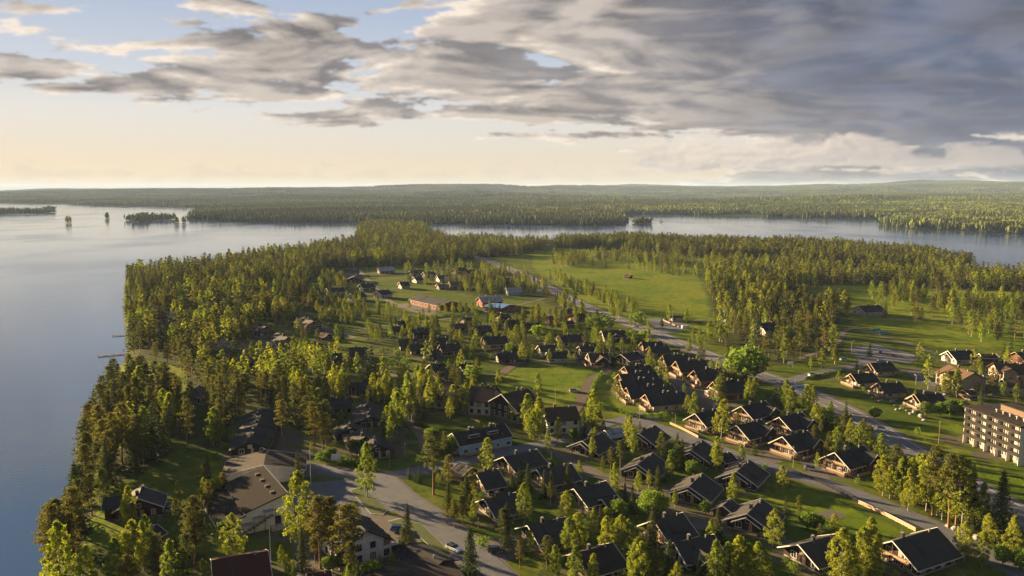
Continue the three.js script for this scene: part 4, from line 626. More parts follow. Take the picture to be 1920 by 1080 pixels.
{ // the apartment block at the right edge: five storeys of balconies
  const roofY = 13.4, a = at(1817, 762, G + roofY), b = at(1921, 800, G + roofY), dx = b.x - a.x, dz = b.z - a.z, L = Math.hypot(dx, dz), turn = Math.atan2(-dz, dx);
  const D = 15, t = thing('apartment_block', 'five-storey apartment block with dark balconies and flat brown roof', 'apartment block', [a.x, G, a.z], turn);  // local x along the facade, +z towards the camera side
  const N = 5, fh = 2.52, y0 = .6;
  part('wall', box(L, roofY - .4, D, L / 2, (roofY - .4) / 2, -D / 2), M.cream, t); part('end_wall', box(.1, roofY - .5, D - .1, L + .06, (roofY - .5) / 2, -D / 2), M.white, t);
  part('roof', box(L + 1.2, .5, D + 3.0, L / 2, roofY, -D / 2 + .6), M.roofFelt, t);
  const ph = part('roof_house', box(L * .62, 2.2, 4.6, L * .58, roofY + 1.3, -D * .62), M.deck, t); part('roof_house_roof', box(L * .64, .25, 5.2, L * .58, roofY + 2.5, -D * .62), M.roofFelt, ph);
  for (let i = 0; i < 5; i++) part('roof_vent', cached('rv2', () => merge([cyl(.25, .25, 1), box(.7, .15, .7, 0, 1, 0)])), M.metal, t).position.set(L * (.35 + i * .12), roofY + .2, -D * .25);
  const bays = 5, bw = L / bays;
  for (let f = 0; f < N; f++) for (let k = 0; k < bays; k++) {
    const x = (k + .5) * bw, y = y0 + f * fh;
    windowAt(t, x - bw * .2, y + 1.3, .06, 0, bw * .32, 1.7, M.trim, 1); windowAt(t, x + bw * .22, y + 1.3, .06, 0, bw * .32, 1.7, M.trim, 1);
    if (f > 0) { const bc = part('balcony', cached('balc' + bw, () => box(bw - .1, .2, 1.7)), M.plaster, t); bc.position.set(x, y - .05, .86); part('balustrade', cached('bals' + bw, () => merge([box(bw - .1, 1.15, .1, 0, .5, .82), box(bw - .1, .07, .14, 0, 1.1, .82)])), M.darkTrim, bc); }
  }
  for (let k = 0; k <= bays; k++) part('fin', box(.14, roofY - .5, 1.5, k * bw, (roofY - .5) / 2, .78), M.trim, t);
  for (let f = 0; f < N; f++) windowAt(t, L + .05, y0 + f * fh + 1.4, -D * .3, Math.PI / 2, 1.2, 1.4, M.trim);
  houses.push({ x: a.x + dx / 2, z: a.z + dz / 2 - 6, r: L / 2 + 5, L, w: D, turn, t });
}

// ---------- the ground, worn round the houses ----------
const cover = (() => {                                              // plan of what covers the ground, 1 m a pixel
  const w = GX1 - GX0, h = GZ1 - GZ0, c = document.createElement('canvas'); c.width = w; c.height = h; const x = c.getContext('2d');
  x.fillStyle = 'rgb(0,0,0)'; x.fillRect(0, 0, w, h);
  const fill = (pg, col) => { x.fillStyle = col; x.beginPath(); pg.forEach(([a, b], i) => i ? x.lineTo(a - GX0, b - GZ0) : x.moveTo(a - GX0, b - GZ0)); x.closePath(); x.fill(); };
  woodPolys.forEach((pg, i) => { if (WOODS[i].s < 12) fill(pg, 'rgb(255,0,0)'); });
  FIELDS.forEach((f) => fill(poly(f, G), 'rgb(0,255,0)'));
  YARDS.forEach((f) => fill(poly(f, G), 'rgb(0,0,255)'));
  for (const h of houses) {                                        // worn ground round each house and a drive to the nearest road
    if (Math.hypot(h.x, h.z) > 900) continue;
    const q = (lx, lz) => [h.x + lx * Math.cos(h.turn) + lz * Math.sin(h.turn), h.z - lx * Math.sin(h.turn) + lz * Math.cos(h.turn)], e = 1.2;
    fill([q(-h.L / 2 - 3.2, -h.w / 2 - e), q(h.L / 2 + e, -h.w / 2 - e), q(h.L / 2 + e, h.w / 2 + e), q(-h.L / 2 - 3.2, h.w / 2 + e)], 'rgb(0,0,255)');
    let best = null, bd = 1e9; for (const r of roadLines) for (const p of r.pts) { const dd = Math.hypot(p.x - h.x, p.z - h.z); if (dd < bd) { bd = dd; best = p; } }
    if (bd < 45) { x.strokeStyle = 'rgb(0,0,255)'; x.lineWidth = 3.4; x.beginPath(); x.moveTo(h.x - GX0, h.z - GZ0); x.quadraticCurveTo((h.x + best.x) / 2 - GX0 + 3, (h.z + best.z) / 2 - GZ0 - 2, best.x - GX0, best.z - GZ0); x.stroke(); }
  }
  const d = x.getImageData(0, 0, w, h).data;
  return (px, pz) => { const i = clamp(Math.round(px - GX0), 0, w - 1), j = clamp(Math.round(pz - GZ0), 0, h - 1), o = (j * w + i) * 4; return d[o] ? 1 : d[o + 1] ? 2 : d[o + 2] ? 3 : 0; };
})();
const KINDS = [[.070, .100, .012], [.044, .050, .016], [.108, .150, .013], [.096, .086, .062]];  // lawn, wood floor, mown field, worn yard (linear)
function groundColor(x, z) {
  const j1 = noise(x / 9, z / 9), j2 = noise(x / 9 + 50, z / 9 - 30), k = cover(x + j1 * 3.2 + 1.5 * noise(x / 1.7, z / 1.7), z + j2 * 3.2 + 1.5 * noise(x / 1.7 + 9, z / 1.7));
  const c = KINDS[k], big = fbm(x / 46, z / 46, 4), mid = fbm(x / 7 + 3, z / 7, 4), fine = noise(x / .9, z / .9) * .6 + noise(x / .43, z / .43) * .4;
  let r = c[0], g = c[1], b = c[2];
  const dry = clamp(.5 + big * 1.5 + mid * .7);
  if (k === 0 || k === 2) { r *= mix(.78, 1.28, dry); g *= mix(.86, 1.08, dry); b *= mix(.8, 1.1, dry); const bare = sstep(.30, .52, mid + big * .6); r = mix(r, .11, bare * .4); g = mix(g, .095, bare * .4); b = mix(b, .05, bare * .4); }
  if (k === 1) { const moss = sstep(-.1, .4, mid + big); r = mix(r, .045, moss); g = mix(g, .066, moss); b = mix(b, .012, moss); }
  if (k === 3) { const t = sstep(.0, .35, mid + .5 * big); r = mix(r, .06, t); g = mix(g, .082, t); b = mix(b, .016, t); }
  const tuft = sstep(.12, .5, noise(x / 3.1, z / 3.1) + .5 * noise(x / 1.2, z / 1.2)), q = (1 + .34 * fine + .22 * mid) * (k === 3 ? 1 : 1 - .22 * tuft);
  return [r * q, g * q, b * q];
}
function groundTexture(x0, x1, z0, z1, w, h) {
  const d = new Uint8Array(w * h * 4), s = (v) => 255 * (v <= .0031308 ? 12.92 * v : 1.055 * Math.pow(Math.max(v, 0), 1 / 2.4) - .055);
  for (let j = 0; j < h; j++) for (let i = 0; i < w; i++) { const c = groundColor(mix(x0, x1, (i + .5) / w), mix(z0, z1, (j + .5) / h)), o = (j * w + i) * 4; d[o] = s(c[0]); d[o + 1] = s(c[1]); d[o + 2] = s(c[2]); d[o + 3] = 255; }
  const t = new THREE.DataTexture(d, w, h); t.colorSpace = THREE.SRGBColorSpace; t.magFilter = t.minFilter = THREE.LinearFilter; t.needsUpdate = true; return t;
}
{
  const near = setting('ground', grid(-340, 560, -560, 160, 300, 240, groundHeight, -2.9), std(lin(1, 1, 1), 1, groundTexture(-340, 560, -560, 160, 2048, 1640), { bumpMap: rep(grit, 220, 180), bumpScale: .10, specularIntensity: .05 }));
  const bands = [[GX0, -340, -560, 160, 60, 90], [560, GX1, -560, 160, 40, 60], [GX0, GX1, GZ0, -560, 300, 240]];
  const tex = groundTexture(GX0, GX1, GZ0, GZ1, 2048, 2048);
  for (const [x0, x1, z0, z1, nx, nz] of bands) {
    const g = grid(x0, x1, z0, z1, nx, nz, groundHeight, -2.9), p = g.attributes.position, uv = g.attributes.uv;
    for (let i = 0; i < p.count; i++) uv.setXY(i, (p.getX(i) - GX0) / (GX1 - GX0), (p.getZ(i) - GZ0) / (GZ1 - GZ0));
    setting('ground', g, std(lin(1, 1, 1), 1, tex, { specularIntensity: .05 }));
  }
}

// ---------- trees ----------
function leafMat(c, t = .38) { return new THREE.MeshPhysicalMaterial({ color: c, roughness: .95, transmission: t, thickness: 0, specularIntensity: .25, vertexColors: true, side: THREE.DoubleSide }); }
const BARK = { pine: std(lin(.20, .105, .055), .95), birch: std(lin(.52, .49, .44), .9, rep(grit, .4, 2)), spruce: std(lin(.11, .075, .052), .95), willow: std(lin(.13, .10, .07), .95) };
const LEAF = {
  pine: [lin(.100, .106, .016), lin(.128, .120, .015), lin(.078, .094, .018)].map((c) => leafMat(c, .42)),
  birch: [lin(.222, .262, .013), lin(.176, .228, .015), lin(.258, .280, .012)].map((c) => leafMat(c, .52)),
  spruce: [lin(.050, .072, .018), lin(.064, .080, .017), lin(.042, .064, .020)].map((c) => leafMat(c, .3)),
  willow: [lin(.170, .250, .014), lin(.130, .205, .016), lin(.100, .158, .018)].map((c) => leafMat(c, .42)),
};
class Leaves {
  constructor(r) { this.r = r; this.p = []; this.n = []; this.c = []; }
  quad(x, y, z, ux, uy, uz, vx, vy, vz, k) {
    const { p, n, c } = this; let nx = uy * vz - uz * vy, ny = uz * vx - ux * vz, nz = ux * vy - uy * vx; const l = Math.hypot(nx, ny, nz) || 1; nx /= l; ny /= l; nz /= l;
    const q = [[-1, -1], [1, -.6], [.7, 1], [-1, -1], [.7, 1], [-.8, .8]];
    for (const [a, b] of q) { p.push(x + ux * a + vx * b, y + uy * a + vy * b, z + uz * a + vz * b); n.push(nx, ny, nz); c.push(k, k, k); }
  }
  clump(x, y, z, R, flat, count, size, thin = 1) {
    const r = this.r, k0 = .8 + .4 * r();
    for (let i = 0; i < count; i++) {
      const a = r() * 6.2832, w = r() * 2 - 1, s = Math.sqrt(1 - w * w), q = R * Math.pow(r(), .45), px = x + Math.cos(a) * s * q, py = y + w * q * flat, pz = z + Math.sin(a) * s * q;
      let ux = r() * 2 - 1, uy = (r() * 2 - 1) * .7, uz = r() * 2 - 1; const l = Math.hypot(ux, uy, uz) || 1; ux /= l; uy /= l; uz /= l;
      let vx = r() * 2 - 1, vy = r() * 2 - 1, vz = r() * 2 - 1; const d = vx * ux + vy * uy + vz * uz; vx -= d * ux; vy -= d * uy; vz -= d * uz; const m = Math.hypot(vx, vy, vz) || 1, e = size * (.6 + .8 * r()) * .5, f = e * thin / m;
      this.quad(px, py, pz, ux * e, uy * e, uz * e, vx * f, vy * f, vz * f, k0 * (.82 + .36 * r()));
    }
  }
  geo() { return polyGeo(this.p, this.n, null, this.c); }
}
function limb(list, rad0, rad1, sides = 5) {                         // a tapered tube through points
  const pos = [], idx = [];
  list.forEach((p, i) => { const t = i / (list.length - 1), q = mix(rad0, rad1, t), a = list[Math.max(0, i - 1)], b = list[Math.min(list.length - 1, i + 1)], d = new THREE.Vector3().subVectors(b, a).normalize(), s = new THREE.Vector3(0, 0, 1).cross(d); if (s.lengthSq() < .01) s.set(1, 0, 0); s.normalize(); const u = new THREE.Vector3().crossVectors(d, s); for (let k = 0; k < sides; k++) { const w = k / sides * 6.2832; pos.push(p.x + q * (s.x * Math.cos(w) + u.x * Math.sin(w)), p.y + q * (s.y * Math.cos(w) + u.y * Math.sin(w)), p.z + q * (s.z * Math.cos(w) + u.z * Math.sin(w))); } });
  for (let i = 0; i < list.length - 1; i++) for (let k = 0; k < sides; k++) { const a = i * sides + k, b = i * sides + (k + 1) % sides, c = a + sides, d = b + sides; idx.push(a, c, b, b, c, d); }
  const g = new THREE.BufferGeometry(); g.setAttribute('position', new THREE.Float32BufferAttribute(pos, 3)); g.setIndex(idx); g.computeVertexNormals(); const o = g.toNonIndexed(); o.setAttribute('uv', new THREE.Float32BufferAttribute(new Float32Array(o.attributes.position.count * 2).map((_, i) => (i % 2 ? o.attributes.position.getY(i >> 1) : o.attributes.position.getX(i >> 1))), 2)); return o;
}
const V = (x, y, z) => new THREE.Vector3(x, y, z);
function makeTree(kind, level, seed) {                              // level 0 near, 1 middle, 2 far; about 16 m tall
  const r = rng(seed), L = new Leaves(r), H = 16, tr = [], den = [1.9, .75, .3][level], big = [.74, 1.1, 1.75][level], sd = [7, 5, 4][level];
  if (kind === 'pine') {
    const bend = V((r() - .5) * .8, 0, (r() - .5) * .8), base = .20 + .20 * r();
    tr.push(limb([V(0, 0, 0), V(bend.x * .3, H * .35, bend.z * .3), V(bend.x, H * .75, bend.z), V(bend.x * 1.1, H * .98, bend.z * 1.1)], .24, .05, sd));
    const n = level === 2 ? 15 : 27;
    for (let i = 0; i < n; i++) {
      const t = (i + r() * .6) / n, y = H * mix(base, .985, Math.pow(t, .85)), a = i * 2.4 + r(), wide = 2.75 * Math.pow(1 - t, .62) * (.55 + .45 * sstep(0, .2, t)) * (.55 + .6 * r()), bx = bend.x * y / H, bz = bend.z * y / H, ex = bx + Math.cos(a) * wide, ez = bz + Math.sin(a) * wide, ey = y + wide * (.10 + .25 * t);
      if (level < 2 && wide > .8) tr.push(limb([V(bx, y - .3, bz), V(mix(bx, ex, .9), ey - .1, mix(bz, ez, .9))], .07, .02, 3));
      L.clump(ex, ey, ez, 1.15 * (.7 + .5 * r()), .55, Math.round(44 * den), .46 * big, .55);
      if (wide > 1.3) L.clump(mix(bx, ex, .5), mix(y, ey, .5) + .15, mix(bz, ez, .5), .9, .5, Math.round(26 * den), .46 * big, .55);
    }
    L.clump(bend.x * 1.1, H * .97, bend.z * 1.1, .7, .9, Math.round(34 * den), .42 * big, .55);
  } else if (kind === 'birch') {
    const lean = V((r() - .5) * .9, 0, (r() - .5) * .9), base = .14 + .10 * r(), wd = 2.35 + .7 * r();
    tr.push(limb([V(0, 0, 0), V(lean.x * .4, H * .4, lean.z * .4), V(lean.x, H * .92, lean.z)], .16, .03, sd));
    const n = level === 2 ? 20 : 46;
    for (let i = 0; i < n; i++) {
      const t = (i + r()) / n, y = H * mix(base, .97, t), prof = Math.pow(Math.sin(Math.PI * Math.pow(mix(.10, .985, t), .72)), .75), a = i * 2.4 + r() * .9, wide = wd * prof * (.45 + .65 * r()), bx = lean.x * y / H, bz = lean.z * y / H, ex = bx + Math.cos(a) * wide, ez = bz + Math.sin(a) * wide;
      if (level === 0 && wide > 1 && i % 2) tr.push(limb([V(bx, y - .6, bz), V(mix(bx, ex, .85), y, mix(bz, ez, .85))], .05, .015, 3));
      L.clump(ex, y, ez, (.95 - .35 * t) * (.8 + .5 * r()), 1.05, Math.round(40 * den), .40 * big);
    }
    L.clump(lean.x, H * .96, lean.z, .5, 1.5, Math.round(24 * den), .36 * big);
  } else if (kind === 'spruce') {
    tr.push(limb([V(0, 0, 0), V(0, H * .97, 0)], .2, .03, sd));
    const rows = [26, 18, 11][level];
    for (let i = 0; i < rows; i++) {
      const t = i / rows, y = H * mix(.05, .97, t), wide = 2.7 * Math.pow(1 - t, .85) * (.8 + .35 * r()) + .15, arms = Math.max(3, Math.round(mix(9, 4, t) * [1, .85, .65][level]));
      for (let k = 0; k < arms; k++) {
        const a = k / arms * 6.2832 + i * 1.3 + r() * .5, w = wide * (.75 + .4 * r()), steps = [4, 3, 2][level];
        for (let s = 1; s <= steps; s++) { const f = s / steps, cx = Math.cos(a) * w * f, cz = Math.sin(a) * w * f, cy = y - w * .28 * f * f; L.clump(cx, cy, cz, .30 + .22 * w / 2, .5, Math.round([5, 4, 4][level] * (1.3 - .4 * f)), (.36 + .05 * w) * big, .6); }
      }
    }
    L.clump(0, H * .975, 0, .22, 2.2, Math.round(14 * den) + 3, .26 * big, .6);
  } else {                                                          // round leafy tree, 8 m
    const h = 8; tr.push(limb([V(0, 0, 0), V(.2, h * .35, 0)], .25, .18, sd));
    for (let i = 0; i < 5; i++) { const a = i * 1.26 + r(); tr.push(limb([V(.2, h * .3, 0), V(Math.cos(a) * 1.6, h * .62, Math.sin(a) * 1.6)], .12, .03, 4)); }
    const n = level === 2 ? 26 : 60;
    for (let i = 0; i < n; i++) { const w = 1 - 2 * (i + .5) / n, a = i * 2.4, s = Math.sqrt(1 - w * w), q = .72 + .3 * r(); L.clump(Math.cos(a) * s * 2.9 * q, h * .56 + w * 2.9 * q, Math.sin(a) * s * 2.9 * q, 1.0, .8, Math.round(34 * den), .40 * big); }
  }
  return { trunk: merge(tr), crown: L.geo(), H: kind === 'willow' ? 8 : 16 };
}
const TREES = {};
for (const [k, n] of [['pine', 6], ['birch', 6], ['spruce', 4], ['willow', 3]]) TREES[k] = [0, 1, 2].map((lv) => Array.from({ length: lv === 0 ? n : 4 }, (_, i) => makeTree(k, lv, 1000 + 97 * i + 13 * lv + k.length * 7)));

const spots = [];                                                   // every tree: place, height, kind, where it stands
const clearOf = (x, z, m) => { for (const h of houses) { const dx = x - h.x, dz = z - h.z; if (dx * dx + dz * dz > (h.r + m + 3) ** 2) continue; const c = Math.cos(h.turn), s = -Math.sin(h.turn), lx = dx * c + dz * s, lz = -dx * s + dz * c; if (Math.abs(lx) < h.L / 2 + m + 1 && Math.abs(lz) < h.w / 2 + m + 1) return false; } return true; };
function plant(kind, px, yt, yb, of) { const p = at(px, yb), h = clamp(heightAt(px, yt, yb), 2, 24); if (!clearOf(p.x, p.z, -1.6)) { return; } spots.push({ kind, x: p.x, z: p.z, h, of, hand: true }); }
const seen = houses.map((h) => { const [px, py, f] = pixelOf(h.x, G + 3, h.z); return { px, py, f, w: F * (h.r * .62) / f }; });
function hides(x, z, h, t) { const [px, , f] = pixelOf(x, G, z), top = pixelOf(x, G + h, z)[1]; if (f > 520) return false; for (const q of seen) if (q.px > 330 && q.f < 520 && f < q.f && f > q.f - 70 && Math.abs(px - q.px) < q.w && top < q.py + 2) return t < .8; return false; }   // the village keeps its houses in view
const HAND = {
  'on the plaza and by the long white hall': 'b560,882,1027 b688,828,932',
  'below the plaza': 'p601,932,1066 p625,930,1057 p655,943,1092 w618,1040,1072 w640,1035,1068 w700,1050,1095',
  'on the lawn between the wide street and the villas': 'p813,806,927 s875,882,966 s841,898,950 p852,936,990 p838,945,985 w905,1003,1030 s767,871,898 s778,881,904 s786,874,906 p868,930,985',
  'at the foot of the wide street': 's882,983,1098 p843,1028,1095 p826,1045,1100',
  'among the long-roofed villas': 'b983,904,986 s1020,878,935 s1033,880,934 s990,866,925 s976,858,905 s960,880,930 s903,857,876 s913,856,877 s1035,838,874 p950,945,985 s1092,936,968 s1104,945,980 b1112,952,1015 b1137,950,1014 s1125,945,990',
  'below the villas': 'p975,1012,1066 p1025,1003,1068 p1045,1015,1060 b1066,970,1042 b1083,960,1042 b1163,964,1034 b1178,972,1030 b1192,990,1038 b1079,1023,1105 b1111,1037,1105 b1200,1015,1108 b1185,1025,1100 b1225,1040,1110',
  'in the birch thicket before the cabins': 'b1342,1010,1108 b1381,1003,1112 b1362,1015,1110 b1405,1018,1114 b1417,1015,1110 b1432,1030,1110 s1253,1009,1088 s1312,1033,1088 b1268,1053,1105 b1235,1050,1105 b1390,1030,1120',
  'beside the stepped-gable cabins': 'w1222,919,970 b1196,882,922 b1216,880,916 w1300,862,892 w1270,850,876 s1341,970,1007 w1323,938,964 s1473,928,963 p1497,929,970 w1515,958,992 w1532,965,992 b1563,962,1005 w1140,925,955 w1160,935,968 w1238,925,960',
  'before the roadside villas': 'b1576,988,1102 b1590,1005,1100 b1627,968,1088 b1640,1015,1092 b1612,985,1090 b1678,1066,1104',
  'in the strip between the two roads': 'b1655,852,930 p1678,838,930 b1702,893,958 b1725,850,945 b1736,848,958 p1748,836,966 p1778,852,990 b1803,858,994 s1874,878,1008 b1850,962,1028 b1897,966,1045 b1690,862,940 b1766,868,975 s1820,880,995 b1840,905,1000 p1792,850,985 b1668,870,935 w1880,1020,1060 w1915,1030,1070',
  'behind the log lodges': 'b1474,711,768 b1514,721,768 w1543,762,804 b1556,751,795 b1580,774,816 b1592,774,819 b1609,790,844 b1630,795,848 b1648,814,852 p1525,795,832 p1555,808,842 w1500,765,792 w1530,770,800 s1640,825,865 b1570,785,815',
  'between the lodges and the terraces': 'b1352,747,823 s1414,822,853 b1238,808,853 w1248,846,870 w1262,842,868 p1163,826,878 p1145,838,885 p1130,854,890 b1345,705,762 p1352,700,765',
  'around the white three-storey house': 'b990,737,812 b1012,744,822 b1000,770,825 b1045,782,832 b1028,805,852 b958,752,792 b1008,699,746 b1112,729,816 b1122,768,820 b1105,745,810 w1075,800,826',
  'on the slope behind the chalets': 'b744,734,816 p735,762,816 b766,696,790 s783,744,798 b783,684,742 b807,705,766 b823,704,766 b848,720,776 b873,718,778 b756,750,800 b772,720,790 s795,755,800 w808,800,836 p803,808,870 w846,815,850 w835,822,850 b792,690,750',
  'around the great willow on the green': 'w886,680,718 b934,691,730 b858,672,700 w760,668,700 w735,670,690 w745,655,672 w720,650,668',
  'in front of the lone grey-roofed house': 's698,641,716 s689,645,715 s706,665,718 s652,690,735 s668,700,738',
  'on the village green': 'b864,616,646 b923,581,614 b810,590,626 b1007,569,608 b998,572,604 w1008,606,634 w1030,615,635 b1125,628,663 b1143,624,662 s1068,636,663 s990,655,680 s1000,652,672 w955,640,662 w1207,616,644 w1184,617,641 w1195,622,643 b1080,604,630 b1060,603,628 w1110,590,620 w1128,585,620 w1140,590,622 p1118,580,618 b1148,565,600 b1160,568,598 b1215,600,622 b1182,590,614 w1195,580,612',
  'in the row before the red barn': 'b744,569,592 b768,563,580 b792,578,598 b804,570,590 b822,567,591 b835,567,591 b849,565,589 b862,564,587 b874,566,588 b886,567,587 b897,569,585',
  'beside the main road bend': 'w1397,642,714 w1380,655,710 b1370,648,702 b1349,586,641 w1415,655,715 b1330,600,640',
  'between the chalets across the main road': 'b1740,664,730 b1793,689,744 b1826,653,698 b1724,640,686 s1838,722,758 b1880,714,746 b1905,719,756 w1735,752,778 w1762,752,780 w1780,748,775 s1630,638,668 w1640,762,785 w1805,748,772 b1768,700,728',
  'in the yards of the black cabins': 'b585,825,850 w620,838,862 w600,845,866 p600,757,815 p612,750,818 p575,742,812 p590,752,835 p640,772,810 p525,735,800 p530,750,830 p510,730,790 s660,845,872 s668,850,874 s676,850,874 w665,822,850 p605,770,842',
  'beside the brown lakeside house': 'p385,870,930 w425,952,985 w420,975,1010 b270,975,1070 p420,885,945 p330,935,985 p345,945,1010 w405,895,940 b335,900,950 p365,930,1060',
};
const K1 = { p: 'pine', b: 'birch', s: 'spruce', w: 'willow' };
for (const [of, list] of Object.entries(HAND)) for (const e of list.split(' ')) { const [x, a, b] = e.slice(1).split(',').map(Number); plant(K1[e[0]], x, a, b, of); }
{ // rows of trees along the main road
  const r = rng(5);
  for (let i = 0; i < 46; i++) { const t = i / 45, px = mix(1015, 1180, t) + (r() - .5) * 8, py = mix(522, 592, t) + (r() - .5) * 6, p = at(px + 14, py); spots.push({ kind: r() < .45 ? 'spruce' : 'birch', x: p.x, z: p.z, h: 7 + 7 * r(), of: 'in the row between the main road and the driving field', hand: true }); }
}
WOODS.forEach((w, wi) => {
  const pg = woodPolys[wi], r = rng(300 + wi); let x0 = 1e9, x1 = -1e9, z0 = 1e9, z1 = -1e9; for (const [x, z] of pg) { x0 = Math.min(x0, x); x1 = Math.max(x1, x); z0 = Math.min(z0, z); z1 = Math.max(z1, z); }
  for (let z = z0; z < z1; z += w.s) for (let x = x0; x < x1; x += w.s) {
    const qx = x + (r() - .5) * w.s * 1.1, qz = z + (r() - .5) * w.s * 1.1, u = r(), hh = r(), gap = noise(qx / 38, qz / 38);
    if (signed(pg, qx, qz) < 0 || onLand(qx, qz) < 1.2 || (w.s < 12 && gap < -.34)) continue;
    if (!clearOf(qx, qz, w.s < 8 ? .6 : 1.4) || roadDistance(qx, qz) < 1.4) continue;
    const sp = noise(qx / 60 + 7, qz / 60) * .35, kind = u < w.k[0] + sp ? 'pine' : u < w.k[0] + w.k[1] + sp * .3 ? 'birch' : 'spruce';
    if (hides(qx, qz, w.h[1], r())) continue;
    spots.push({ kind, x: qx, z: qz, h: mix(w.h[0], w.h[1], hh) * (.92 + .16 * noise(qx / 25, qz / 25)), of: w.of });
  }
});
const short = (l) => { const w = l.split(' ').slice(0, 8); while (/^(with|and|the|a|of|beside|behind|on|in|its|to|by|below|above|before|between|at|next|under|two|west|from|for|across|inside|near|row)$/.test(w[w.length - 1])) w.pop(); return w.join(' '); };
{ // garden shrubs and small trees round the houses
  const r = rng(91);
  for (const h of houses) { const d = Math.hypot(h.x, h.z); if (d > 620) continue; for (let i = 0; i < 8; i++) { const a = r() * 6.28, q = h.r + .5 + r() * 6, x = h.x + Math.cos(a) * q, z = h.z + Math.sin(a) * q, s = r(); if (!clearOf(x, z, .8) || roadDistance(x, z) < 1.2 || onLand(x, z) < 6 || (s >= .5 && hides(x, z, 10, r()))) continue; spots.push({ kind: s < .5 ? 'willow' : s < .75 ? 'birch' : s < .9 ? 'spruce' : 'pine', x, z, h: s < .5 ? 1.2 + 2.2 * r() : 5 + 8 * r(), of: 'beside the ' + short(h.label ?? 'long white hall'), shrub: s < .5 }); } }
}
const LOOK = { pine: ['pine', 'bare orange trunk and clumped olive crown'], birch: ['birch', 'pale trunk and bright green crown'], spruce: ['spruce', 'dark narrow cone of drooping branches'], willow: ['leafy tree', 'broad round green crown'] };
const LIMIT = { pine: 262, birch: 300, spruce: 280, willow: 280 }, stuffOf = { pine: [], birch: [], spruce: [], willow: [] };
for (const kind of Object.keys(LIMIT)) {
  const list = spots.filter((s) => s.kind === kind);
  for (const s of list) { const [px, py, f] = pixelOf(s.x, G + s.h * .6, s.z); s.size = px > -40 && px < 1960 && py < 1120 && f > 0 ? s.h / f : 0; }
  list.sort((a, b) => b.size - a.size);
  list.forEach((s, i) => {
    const r = rng(Math.round(s.x * 31 + s.z * 17)), y = groundHeight(s.x, s.z) - .05;
    if (i >= LIMIT[kind] || !s.size) { stuffOf[kind].push({ ...s, y, t: r() }); return; }
    const f = pixelOf(s.x, G, s.z)[2], lv = s.h < 4 ? 2 : f < 245 && s.h > 6 ? 0 : f < 360 ? 1 : 2, src = TREES[kind][lv][Math.floor(r() * TREES[kind][lv].length)], k = s.h / src.H;
    const tone = Math.floor(r() * 3), wx = .90 + .36 * r(), tallness = s.shrub ? 'low' : s.h > 17 ? 'very tall' : s.h > 14 ? 'tall' : s.h > 10 ? 'middling' : s.h > 6 ? 'small' : 'young', build = wx < 1.0 ? 'slender' : wx < 1.13 ? 'regular' : 'spreading', tint = { pine: ['olive', 'golden olive', 'dull green'], birch: ['fresh green', 'deep green', 'yellow green'], spruce: ['dark green', 'brownish green', 'blackish green'], willow: ['bright green', 'mid green', 'dark green'] }[kind][tone];
    const label = s.shrub ? build + ' ' + tint + ' garden shrub ' + s.of : [tallness, build, tint, LOOK[kind][0], s.of].join(' ');
    const t = thing(s.shrub ? 'shrub' : kind === 'willow' ? 'leafy_tree' : kind + '_tree', label, s.shrub ? 'shrub' : 'tree', [s.x, y, s.z], r() * 6.28, label.slice(0, 100));
    t.scale.set(k * wx, k, k * wx);
    part('trunk', src.trunk, BARK[kind], t); part('crown', src.crown, LEAF[kind][tone], t);
  });
}
function woodStuff(name, label, category, geos, list, mat, tint) {   // the rest of a wood: too many and too far to tell apart
  const groups = geos.map(() => []); list.forEach((s, i) => groups[i % geos.length].push(s));
  groups.forEach((gl, gi) => { if (!gl.length) return; const m = new THREE.InstancedMesh(geos[gi], mat, gl.length), o = new THREE.Object3D(), c = new THREE.Color(); gl.forEach((s, i) => { o.position.set(s.x, s.y, s.z); o.rotation.y = s.t * 6.28; const k = s.h / s.H, w = .92 + .34 * ((s.t * 7) % 1); o.scale.set(k * w, k, k * w); o.updateMatrix(); m.setMatrixAt(i, o.matrix); const b = .78 + .44 * ((s.t * 13) % 1); c.setRGB(tint[0] * b * (.92 + .2 * ((s.t * 29) % 1)), tint[1] * b, tint[2] * b); m.setColorAt(i, c); }); m.name = numbered(name); m.castShadow = m.receiveShadow = true; scene.add(m); tag(m, label, category, null, 'stuff'); });
}
function wholeTree({ trunk, crown }, bark, leaf) { const paint = (g, c) => { const n = g.attributes.position.count, col = new Float32Array(n * 3), had = g.attributes.color; for (let i = 0; i < n; i++) { const k = had ? had.getX(i) : 1; col[i * 3] = c[0] * k; col[i * 3 + 1] = c[1] * k; col[i * 3 + 2] = c[2] * k; } const q = new THREE.BufferGeometry(); q.setAttribute('position', g.attributes.position); q.setAttribute('normal', g.attributes.normal); q.setAttribute('color', new THREE.BufferAttribute(col, 3)); return q; }; return mergeGeometries([paint(trunk, bark), paint(crown, leaf)]); }
const TONE = { pine: [[.2, .105, .055], [.102, .108, .016]], birch: [[.5, .47, .42], [.212, .254, .013]], spruce: [[.11, .075, .05], [.052, .074, .018]], willow: [[.13, .10, .07], [.135, .205, .015]] };
const woodMat = leafMat(lin(1, 1, 1), .34);
